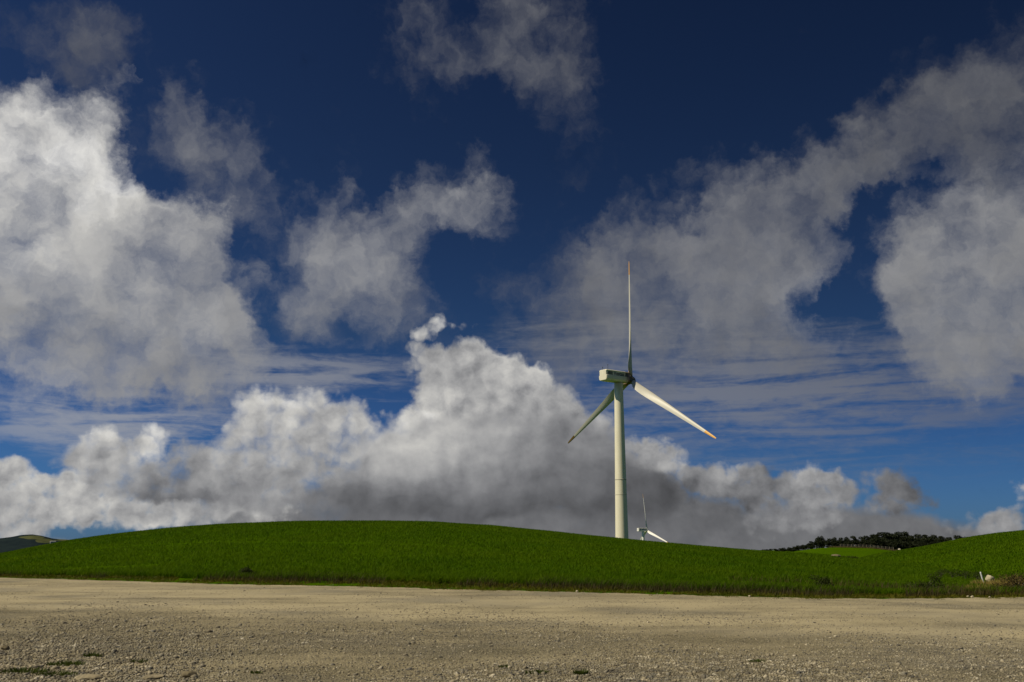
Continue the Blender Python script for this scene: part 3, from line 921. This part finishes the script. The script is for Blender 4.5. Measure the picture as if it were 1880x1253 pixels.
def clumpy(az, r, s, seed, keep):
    x = np.sin(np.radians(az)) * r; y = np.cos(np.radians(az)) * r
    v = rough(x, y, s, seed) + 0.6 * rough(x, y, s * 3.1, seed + 1)
    return v > np.quantile(v, 1 - keep)


def build_grass():
    N = 560000
    az, r = scatter(N, -31, 31, 1.6, 100, 1.5)
    h = NR.uniform(0.09, 0.22, N) * (1 + 0.25 * rough(np.sin(np.radians(az)) * r, np.cos(np.radians(az)) * r, 0.8, 9))
    near = np.exp(-((r - edge_r(az)) - 1.5) / 2.0)
    h = h * (1 + 1.1 * np.clip(near, 0, 1))
    xx = np.sin(np.radians(az)) * r; yy = np.cos(np.radians(az)) * r
    row = np.abs((0.442 * xx + 0.896 * yy + 1.5 * rough(xx, yy, 0.05, 61)) % 11.0 - 5.5)
    worn = (row < 0.35) & (rough(xx, yy, 0.12, 63) > -0.1)           # old wheel lines, grass pressed flat
    h = np.where(worn, h * 0.3, h)
    w = 0.010 + 0.00026 * r
    g = blades('grass', az, r, h, w, 0.45, M_GRASS)
    tag(g, 'dense bright green grass covering the hill', 'grass', kind='stuff')
    # right hill and middle hill
    az = NR.uniform(15, 31, 90000)
    r = NR.uniform(75, 200, 90000)
    g = blades('grass', az, r, NR.uniform(0.15, 0.3, len(az)), 0.02 + 0.0004 * r, 0.45, M_GRASS)
    tag(g, 'green grass covering the right hand hill', 'grass', kind='stuff')
    # low yellowish verge along the gravel
    az, r = scatter(75000, -31, 31, -0.9, 2.2, 0.9)
    d0 = r - edge_r(az)
    k = np.where(d0 > 0.1, clumpy(az, r, 1.3, 21, 0.85), clumpy(az, r, 1.6, 22, 0.28))
    az, r = az[k], r[k]
    d = r - edge_r(az)
    hh = NR.uniform(0.04, 0.13, len(az)) * (0.55 + 0.5 * np.clip(d + 0.5, 0, 2))
    g = blades('verge_grass', az, r, hh, 0.016 + 0.0002 * r, 0.8, M_VERGE)
    tag(g, 'low yellowish green verge grass along the edge of the gravel', 'grass', kind='stuff')
    # brown seed stalks standing in the first metres of the field
    az, r = scatter(20000, -31, 31, 0.7, 2.8, 1.0)
    k = clumpy(az, r, 0.5, 31, 0.6)
    az, r = az[k], r[k]
    g = blades('stalks', az, r, NR.uniform(0.15, 0.40, len(az)), np.full(len(az), 0.014), 0.35, M_STALK)
    tag(g, 'brownish seed stalks standing along the front edge of the field', 'grass', kind='stuff')
    # rough brown weeds on the right
    az, r = scatter(22000, 12, 31, 0.6, 9.0, 1.2)
    k = clumpy(az, r, 0.45, 41, 0.5) & (NR.uniform(0, 1, len(az)) < (az - 10) / 26)
    az, r = az[k], r[k]
    g = blades('dry_stalks', az, r, NR.uniform(0.15, 0.45, len(az)), np.full(len(az), 0.018), 0.4, M_BROWN)
    tag(g, 'dry brown weeds along the right part of the field edge', 'weeds', kind='stuff')


build_grass()


def tuft(name, pos, n, rad, h, w, lean, mat, seed, flat=1.0):
    """one grassy clump as its own thing"""
    rs = np.random.RandomState(seed)
    V, L, S = [], [], []
    for i in range(n):
        a = rs.uniform(0, 6.283); q = rad * math.sqrt(rs.uniform(0, 1))
        bx, by = q * math.cos(a), q * math.sin(a) * flat
        ld = math.atan2(by, bx) + rs.normal(0, 0.8); ln = lean * rs.uniform(0.3, 1.2)
        hh = h * rs.uniform(0.55, 1.1) * (1 - 0.35 * q / rad); ya = rs.uniform(0, 3.14)
        wx, wy = math.cos(ya) * w / 2, math.sin(ya) * w / 2
        b = len(V)
        for t, s in ((0, 1), (0.5, 0.8)):
            ox, oy = math.cos(ld) * ln * hh * t * t, math.sin(ld) * ln * hh * t * t
            V.append((bx - wx * s + ox, by - wy * s + oy, hh * t - 0.02)); V.append((bx + wx * s + ox, by + wy * s + oy, hh * t - 0.02))
        V.append((bx + math.cos(ld) * ln * hh, by + math.sin(ld) * ln * hh, hh - 0.02))
        L += [b, b + 1, b + 3, b + 2, b + 2, b + 3, b + 4]; S += [4, 3]
    return link(name, fast_mesh(name, np.array(V), np.array(L), np.array(S)), mat, loc=pos)


def leaf_cloud(rs, blobs, n, size):
    """n leaf-sized quads spread through ellipsoid clumps [(centre, radii, weight)], denser towards each clump's skin"""
    w = np.array([b[2] for b in blobs], float); w /= w.sum()
    which = rs.choice(len(blobs), n, p=w)
    c = np.array([b[0] for b in blobs], float)[which]; rr = np.array([b[1] for b in blobs], float)[which]
    d = rs.normal(size=(n, 3)); d /= np.linalg.norm(d, axis=1)[:, None]
    p = c + d * rr * (rs.uniform(0.25, 1.0, n) ** 0.45)[:, None] + rs.normal(size=(n, 3)) * size * 0.4
    nrm = d * 0.7 + rs.normal(size=(n, 3)) * 0.6 + np.array([0, 0, 0.4]); nrm /= np.linalg.norm(nrm, axis=1)[:, None]
    t = np.cross(nrm, rs.normal(size=(n, 3))); t /= np.linalg.norm(t, axis=1)[:, None] + 1e-9
    u = np.cross(nrm, t)
    s = size * rs.uniform(0.55, 1.3, n)[:, None]
    V = np.stack([p - t * s, p - u * s * 0.6, p + t * s, p + u * s * 0.6], 1).reshape(-1, 3)
    return V, np.arange(n * 4), np.full(n, 4)


def limb(bm, pts, radii, n=6):
    rings = []
    for i, (p, r) in enumerate(zip(pts, radii)):
        p = Vector(p)
        d = (Vector(pts[min(i + 1, len(pts) - 1)]) - Vector(pts[max(i - 1, 0)])).normalized()
        s = d.orthogonal().normalized(); t = d.cross(s)
        rings.append([bm.verts.new(p + (s * math.cos(6.2832 * k / n) + t * math.sin(6.2832 * k / n)) * r) for k in range(n)])
    for a, b in zip(rings, rings[1:]):
        for k in range(n):
            bm.faces.new((a[k], a[(k + 1) % n], b[(k + 1) % n], b[k]))
    bm.faces.new(rings[-1]); bm.faces.new(list(reversed(rings[0])))


def make_tree_kind(seed, spread, crown_lo, flat):
    """trunk mesh and crown mesh of a tree of unit height 8 m"""
    rs = np.random.RandomState(seed)
    H = 8.0
    bm = bmesh.new()
    limb(bm, [(0, 0, -0.6), (0.1, 0, 1.2), (0.05, 0.1, 2.6), (0.2, 0, 4.2)], [0.34, 0.27, 0.22, 0.12], 8)
    blobs = []
    nb = 11
    for k in range(nb):
        a = 6.283 * k / nb + rs.uniform(-0.3, 0.3)
        q = spread * rs.uniform(0.35, 1.0)
        z = crown_lo + (H - 1.0 - crown_lo) * rs.uniform(0.0, 1.0) ** 0.8 * (1.05 - 0.45 * q / spread)
        e = (q * math.cos(a), q * math.sin(a), z)
        limb(bm, [(0.05, 0.05, rs.uniform(1.6, 3.2)), (e[0] * 0.5, e[1] * 0.5, z * 0.75), e], [0.13, 0.08, 0.03], 5)
        s = rs.uniform(0.9, 1.5)
        blobs.append((e, (s * 1.15, s * 1.15, s * flat), s ** 2))
    blobs.append(((0, 0, H - 1.3), (1.7, 1.7, 1.2 * flat + 0.2), 2.2))
    blobs.append(((0.2, 0, crown_lo + 1.0), (spread * 0.7, spread * 0.7, 1.3), 2.5))
    blobs.append(((0, 0, 1.4), (spread * 0.85, spread * 0.85, 1.4), 2.6))
    V, L, S = leaf_cloud(rs, blobs, 2100, 0.34)
    cm = fast_mesh('crown', V, L, S)
    bmesh.ops.recalc_face_normals(bm, faces=bm.faces)
    tm = bpy.data.meshes.new('trunk'); bm.to_mesh(tm); bm.free()
    tm.materials.append(M_BARK); cm.materials.append(M_TREE)
    return tm, cm


def build_trees():
    kinds = [make_tree_kind(3, 3.0, 2.6, 0.75), make_tree_kind(5, 3.6, 2.2, 0.6), make_tree_kind(8, 2.6, 2.0, 0.85),
             make_tree_kind(13, 4.2, 3.2, 0.5), make_tree_kind(21, 3.2, 1.6, 0.7)]
    rs = random.Random(4)
    proto = {}

    def plant(az, r, h, k, label, group='trees of the dark wood', width=1.0):
        if k not in proto:
            o = empty('broadleaf_tree', (0, 0, 0))
            link('trunk', kinds[k][0], None, o); link('crown', kinds[k][1], None, o)
            proto[k] = o
        else:
            src = proto[k]
            o = dup(src)
            for c in src.children:
                if c.name.split('.')[0] in ('trunk', 'crown'):
                    dup(c, o)
        o.location = on_ground(az, r)
        s = h / 8.0
        o.scale = (s * width, s * width, s)
        o.rotation_euler = (0, 0, rs.uniform(0, 6.28))
        tag(o, label, 'tree', group)
    far = 'dark broadleaf tree in the wood along the skyline'
    front = 'dark broadleaf tree in the front row of the wood above the fence'
    low = 'low dark bush-like tree just showing over the hill crest'
    # skyline row
    a = 13.9
    while a < 24.9:
        top = float(table(TREE_TOPS, a))
        r = 462 + rs.uniform(-12, 14)
        zt = EYE + r * math.tan(R(top))
        h = zt - gz(a, r)
        small = a < 16.25
        if not (16.65 < a < 17.1):
            plant(a + rs.uniform(-0.03, 0.03), r, max(h * rs.uniform(0.93, 1.04), 2.5), rs.randrange(5), low if small else far,
                  'low trees behind the hill crest' if small else 'trees of the dark wood', 1.7 if small else 1.0)
        a += rs.uniform(0.26, 0.40) * (0.7 if small else 1.0)
    # the tall pair with sky showing between them
    for aa, tp, lab in ((16.80, 0.577, 'taller dark tree standing alone at the left end of the wood, left of a pair'),
                        (16.97, 0.60, 'taller dark round-headed tree, right of the pair at the left end of the wood')):
        r = 455
        plant(aa, r, EYE + r * math.tan(R(tp)) - gz(aa, r), 2, lab, 'tall pair at the left end of the wood', 0.75)
    # front row, lower, closing the wood towards the field
    a = 16.4
    while a < 24.0:
        top = float(table(TREE_TOPS, a)) * rs.uniform(0.35, 0.75)
        r = 424 + rs.uniform(-6, 12)
        h = EYE + r * math.tan(R(top)) - gz(a, r)
        plant(a, r, max(h, 3.2), rs.randrange(5), front, 'front trees of the dark wood', 1.15)
        a += rs.uniform(0.24, 0.38)


build_trees()


# ------------------------------------------------------------------ stones
def rock_mesh(name, seed, sx, sy, sz, sub=3, jag=0.28):
    rs = np.random.RandomState(seed)
    bm = bmesh.new()
    bmesh.ops.create_icosphere(bm, subdivisions=sub, radius=1.0)
    P = rs.normal(size=(9, 3)); P /= np.linalg.norm(P, axis=1)[:, None]; cut = rs.uniform(0.55, 0.95, 9)
    for v in bm.verts:
        p = np.array(v.co)
        for q, c in zip(P, cut):                               # flatten along random facets
            d = p @ q
            if d > c:
                p = p - q * (d - c) * 0.9
        p = p * (1 + jag * 0.18 * math.sin(7 * p[0] + seed) * math.sin(6 * p[1] + 2 * seed) + jag * rs.normal() * 0.05)
        v.co = (p[0] * sx, p[1] * sy, p[2] * sz)
    me = bpy.data.meshes.new(name); bm.to_mesh(me); bm.free()
    return me


def gravel_stones():
    """loose stones on the track: far too many to count, one object"""
    ico = bmesh.new(); bmesh.ops.create_icosphere(ico, subdivisions=1, radius=1.0)
    base = np.array([v.co[:] for v in ico.verts]); fac = np.array([[v.index for v in f.verts] for f in ico.faces]); ico.free()
    n = 150000
    az = NR.uniform(-31, 31, n)
    u = NR.uniform(0, 1, n)
    r = 1 / (1 / 10.4 + u * (1 / 48.0 - 1 / 10.4)) * NR.uniform(0.97, 1.03, n)
    k = r < edge_r(az) + 0.3
    az, r = az[k], r[k]
    x = np.sin(np.radians(az)) * r; y = np.cos(np.radians(az)) * r
    s = 0.442 * x + 0.896 * y + 2.5 * rough(x, y, 0.2, 51)
    dens = np.interp(s, [6, 9, 13, 17, 19, 21, 25, 28, 30, 34], [0.8, 0.9, 1.0, 1.0, 0.75, 0.6, 0.22, 0.35, 0.2, 0.2])
    dens = dens * (0.7 + 0.9 * np.clip(rough(x, y, 0.9, 53) * 1.8, -0.65, 0.8)) + 0.25 * np.exp(-(az + 24) ** 2 / 120.0) * (r < 25)
    k = NR.uniform(0, 1, len(az)) < dens
    x, y, r, az = x[k], y[k], r[k], az[k]
    m = len(x)
    size = 0.0055 + 0.0095 * NR.uniform(0, 1, m) ** 2.2
    big = NR.uniform(0, 1, m) < 0.03
    size = np.where(big, size * 2.0, size) * (1 + 0.4 * np.exp(-(az + 25) ** 2 / 90.0) * (r < 24))
    sc = size[:, None] * NR.uniform(0.7, 1.4, (m, 3)) * np.array([1.15, 1.15, 0.75])
    jit = 1 + NR.uniform(-0.22, 0.22, (m, len(base), 1))
    yaw = NR.uniform(0, 6.283, m); c, sn = np.cos(yaw)[:, None], np.sin(yaw)[:, None]
    B = base[None] * jit * sc[:, None, :]
    tiltv = NR.uniform(-0.5, 0.5, (m, 1))
    X = B[..., 0] * c - B[..., 1] * sn + x[:, None]
    Y = B[..., 0] * sn + B[..., 1] * c + y[:, None]
    zb = ground_z(az, r)
    Z = B[..., 2] + tiltv * B[..., 0] + (zb + size * 0.25)[:, None]
    V = np.stack([X, Y, Z], -1).reshape(-1, 3)
    L = (fac[None] + (np.arange(m) * len(base))[:, None, None]).ravel()
    me = fast_mesh('gravel_stones', V, L, np.full(m * len(fac), 3))
    mt, nn, b = material('loose_stone')
    co = obj_coord(nn)
    f = nn.sep(nn.voronoi(co, 9.0, out='Color'))
    col = nn.ramp(f[0], [(0.0, (0.05, 0.044, 0.034)), (0.25, (0.14, 0.126, 0.092)), (0.55, (0.225, 0.202, 0.145)), (0.85, (0.33, 0.285, 0.19)), (1.0, (0.60, 0.54, 0.41))])
    nn.put(b.inputs['Base Color'], nn.mix(0.3, col, nn.mix(f[1], (0.18, 0.18, 0.175), (0.32, 0.25, 0.14))))
    b.inputs['Roughness'].default_value = 0.9
    o = link('gravel_stones', me, mt)
    tag(o, 'loose grey and tan stones scattered over the gravel track', 'gravel', kind='stuff')


gravel_stones()


def rock(name, label, az, r, size, mat, seed, group=None, sink=0.35, rz=0.0, cat='rock'):
    o = link(name, rock_mesh(name, seed, *size), mat)
    p = on_ground(az, r)
    o.location = (p.x, p.y, p.z + size[2] * (1 - 2 * sink))
    o.rotation_euler = (0, 0, rz)
    auto_smooth(o, 28)
    return tag(o, label, cat, group)


rock('rock', 'flat pale tan slab half buried in gravel at the bottom left, near weeds', -22.1, 13.1, (0.17, 0.12, 0.045), M_ROCK, 3, sink=0.3)
rock('rock', 'low flat yellowish slab at the bottom edge, between pale slab and dark rock', -18.95, 12.8, (0.16, 0.11, 0.035), M_ROCK, 7, sink=0.3, rz=0.5)
rock('rock', 'dark brown rock with shadowed side at the bottom edge, left of centre', -17.25, 12.75, (0.10, 0.08, 0.05), M_DARKROCK, 9, sink=0.2)
rock('rock', 'small dark slate coloured stone at the left edge of the gravel', -26.02, 17.3, (0.07, 0.06, 0.045), M_DARKROCK, 12, sink=0.2)
rock('boulder', 'cream coloured boulder standing in dry yellow grass at the right', 25.05, 57.5, (0.25, 0.22, 0.29), M_PALESTONE, 15, sink=0.04)
for i, (a, d, s, lab) in enumerate(((3.62, -0.15, 0.055, 'small white stone on the verge below the tall turbine, left of the tower foot'),
                                    (13.02, -0.1, 0.042, 'small white stone on the verge left of the brown weeds'),
                                    (23.94, 0.35, 0.045, 'small white stone on the verge below the boulder, the farther from the gravel'),
                                    (24.14, -0.1, 0.05, 'small white stone at the gravel edge below the boulder, the nearer one'),
                                    (24.95, -0.2, 0.036, 'small pale stone at the gravel edge, right of the boulder'))):
    rock('stone', lab, a, float(edge_r(a)) + d, (s, s * 0.8, s * 0.75), M_PALESTONE, 30 + i, 'small white stones along the verge', sink=0.1, cat='stone')

# leaning white marker post beside the boulder
bm = bmesh.new()
lathe(bm, [(0, 0.038), (0.52, 0.038), (0.545, 0.025)], 10)
post = bm_obj('marker_post', bm, M_POST, smooth=False)
post.location = on_ground(24.72, 58.3, 0.12)
post.rotation_euler = (0.05, -0.22, 0)
tag(post, 'short leaning white marker post beside the cream boulder', 'post')

# earth bank with a rock in the dip between the hills
bank = rock('rock', 'low sandy rock outcrop in the green dip between the two hills', 17.62, 118.0, (0.62, 0.5, 0.24), M_DARKROCK, 44, sink=0.3)
t = tuft('shadow_grass', on_ground(17.98, 119.5), 420, 1.9, 0.42, 0.03, 0.5, M_SHRUB, 45, 0.35)  # dark grass strip put where the rock's shadow falls
tag(t, 'dark grass strip standing in for the shadow right of the sandy rock in the green dip', 'shadow patch')

# weeds growing through the gravel
for i, (a, e, n, rad, h, lab) in enumerate((
        (-23.23, 14.8, 110, 0.26, 0.085, 'green weed patch in the gravel, the middle one above the pale slab'),
        (-21.98, 15.7, 50, 0.13, 0.09, 'small round weed tuft in the gravel right behind the middle weed patch'),
        (-25.07, 14.1, 130, 0.34, 0.08, 'wide low weed patch in the gravel at the bottom left corner'),
        (-23.57, 13.65, 90, 0.24, 0.07, 'yellowish weed patch left of the pale slab'),
        (-19.74, 14.8, 34, 0.12, 0.07, 'thin weed sprout between the pale slab and the yellowish slab'),
        (1.35, 12.5, 60, 0.15, 0.06, 'flat dark weed tuft near bottom centre, left one of two'),
        (3.8, 12.5, 50, 0.10, 0.085, 'upright weed tuft near bottom centre, right one of two'),
        (-0.45, 13.1, 24, 0.07, 0.05, 'tiny weed sprout behind the two bottom centre tufts'),
        (13.26, 14.2, 40, 0.11, 0.055, 'low dark weed tuft in the gravel right of centre'),
        (-13.79, 12.9, 30, 0.08, 0.055, 'small weed sprout in the gravel between the dark rock and centre'))):
    t = tuft('weed', on_ground(a, e, 0.015), n * 2, rad, h, 0.016, 0.7, M_WEED, 60 + i, 0.55)
    tag(t, lab, 'weed', 'weeds growing in the gravel')

# dry yellow clumps and shrubs by the boulder
for i, (a, r, n, rad, h, lab) in enumerate((
        (24.75, 54.5, 380, 0.60, 0.42, 'dry yellow grass clump in front of the cream boulder'),
        (25.40, 52.0, 340, 0.55, 0.50, 'dry yellow grass clump just right of the cream boulder'),
        (24.35, 39.0, 260, 0.42, 0.42, 'pale yellow grass clump low on the bank below the marker post'),
        (24.95, 38.8, 240, 0.40, 0.42, 'pale yellow grass clump low on the bank below the boulder'),
        (26.05, 44.0, 420, 0.50, 0.75, 'tall dry yellow grass clump near the right edge above the brown shrub'))):
    t = tuft('dry_grass_clump', on_ground(a, r), n, rad, h, 0.022, 0.45, M_DRY, 80 + i)
    tag(t, lab, 'grass clump', 'dry grass clumps near the boulder')


def shrub(label, az, r, w, h, mat, seed, n=900, group=None):
    rs = np.random.RandomState(seed)
    root = empty('shrub', on_ground(az, r))
    bm = bmesh.new(); blobs = []
    for k in range(8):
        a = rs.uniform(0, 6.283); q = w * 0.5 * rs.uniform(0.2, 1)
        e = (q * math.cos(a), q * math.sin(a), h * rs.uniform(0.35, 0.9))
        limb(bm, [(0, 0, -0.05), (e[0] * 0.4, e[1] * 0.4, e[2] * 0.6), e], [0.018, 0.012, 0.006], 5)
        blobs.append((e, (w * 0.22, w * 0.22, h * 0.2), 1))
    bm_obj('stem', bm, M_BARK, root)
    V, L, S = leaf_cloud(rs, blobs, n, 0.028)
    link('foliage', fast_mesh('foliage', V, L, S), mat, root)
    return tag(root, label, 'shrub', group)


shrub('brown leafless looking shrub at the right edge of the field', 26.3, 38.2, 1.5, 0.75, M_BROWN, 1, 1500)
shrub('dark green shrub on the verge left of centre, sticking out of the stalks', -14.6, 46.3, 0.7, 0.5, M_SHRUB, 2)
shrub('dark shrub at the field edge below the wood', 17.1, 35.2, 0.9, 0.6, M_SHRUB, 3)
shrub('dark shrub at the field edge left of the dry yellow grass', 21.9, 36.0, 1.0, 0.65, M_SHRUB, 4)
for i, (a, r, lab) in enumerate(((22.7, 74, 'leftmost dark weedy shrub in the row at the foot of the right hill'),
                                 (23.3, 73, 'dark weedy shrub second from left at the foot of the right hill'),
                                 (23.9, 72, 'dark weedy shrub third from left at the foot of the right hill'),
                                 (24.45, 70, 'rightmost dark weedy shrub at the foot of the right hill, beside the marker post'))):
    shrub(lab, a, r, 1.3, 0.55, M_SHRUB, 10 + i, 700, 'weedy shrubs at the foot of the right hill')

# ------------------------------------------------------------------ fence and pale things at the edge of the wood
fr = empty('fence', on_ground(18.8, 402))
tag(fr, 'old wire fence with wooden posts along the edge of the wood', 'fence')
fb = fr.location
prev = None
bmw = bmesh.new()
for k in range(15):
    a = 17.9 + k * 0.19
    p = on_ground(a, 404 - 0.8 * k) - fb
    bm = bmesh.new()
    lathe(bm, [(-0.2, 0.10), (1.25, 0.09), (1.3, 0.05)], 8)
    o = bm_obj('fence_post', bm, M_WOOD, fr)
    o.location = p
    o.rotation_euler = (random.Random(k).uniform(-0.06, 0.06), random.Random(k + 50).uniform(-0.06, 0.06), 0)
    if prev is not None:
        for z in (0.45, 0.8, 1.15):
            limb(bmw, [prev + Vector((0, 0, z)), (prev + p) / 2 + Vector((0, 0, z - 0.03)), p + Vector((0, 0, z))], [0.02] * 3, 5)
    prev = p.copy()
bm_obj('wire', bmw, M_WIRE, fr)
az = NR.uniform(17.3, 20.9, 5000)
r = 405 - 0.8 * (az - 17.9) / 0.19 + NR.uniform(-3, 1.5, 5000)
tag(blades('dry_grass', az, r, NR.uniform(0.2, 0.7, 5000), np.full(5000, 0.09), 0.4, M_STRAW), 'strip of dry tan grass along the fence by the wood', 'grass', kind='stuff')
rock('rock', 'larger white rock at the edge of the wood, right of the fence', 20.84, 396, (0.6, 0.45, 0.55), M_WHITESTONE, 70, 'white rocks at the edge of the wood', sink=0.15, rz=0.5)
rock('rock', 'smaller greyish rock at the edge of the wood, right of the white rock', 21.15, 396, (0.5, 0.4, 0.3), M_ROCK, 71, 'white rocks at the edge of the wood', sink=0.15)

# long white barn far off on the wooded ridge
barn_az, barn_r = -24.32, 2760.0
bz = EYE + barn_r * math.tan(R(0.27))
br = empty('barn', polar(barn_az, barn_r, bz), R(-barn_az) + 0.2)
br.scale = (0.9, 0.7, 0.55)
tag(br, 'long white farm building far off on the wooded ridge', 'barn')
bm = bmesh.new()
q = [(-7, -3, -14), (7, -3, -14), (7, 3, -14), (-7, 3, -14), (-7, -3, 2.0), (7, -3, 2.0), (7, 3, 2.0), (-7, 3, 2.0), (-7, 0, 3.4), (7, 0, 3.4)]
v = [bm.verts.new(p) for p in q]
for f in ((0, 1, 5, 4), (1, 2, 6, 9, 5), (2, 3, 7, 6), (3, 0, 4, 8, 7), (4, 5, 9, 8), (6, 7, 8, 9), (3, 2, 1, 0)):
    bm.faces.new([v[i] for i in f])
bm_obj('wall', bm, M_BARN, br)
bm = bmesh.new()
for s in (-1, 1):
    p = [(-7.4, s * 3.5, 1.82), (7.4, s * 3.5, 1.82), (7.4, 0, 3.5), (-7.4, 0, 3.5)]
    lo = [bm.verts.new(x) for x in p]; hi = [bm.verts.new((x[0], x[1], x[2] + 0.15)) for x in p]
    bm.faces.new(lo); bm.faces.new(hi)
    for i in range(4):
        bm.faces.new((lo[i], lo[(i + 1) % 4], hi[(i + 1) % 4], hi[i]))
bm_obj('roof', bm, M_BARNROOF, br)
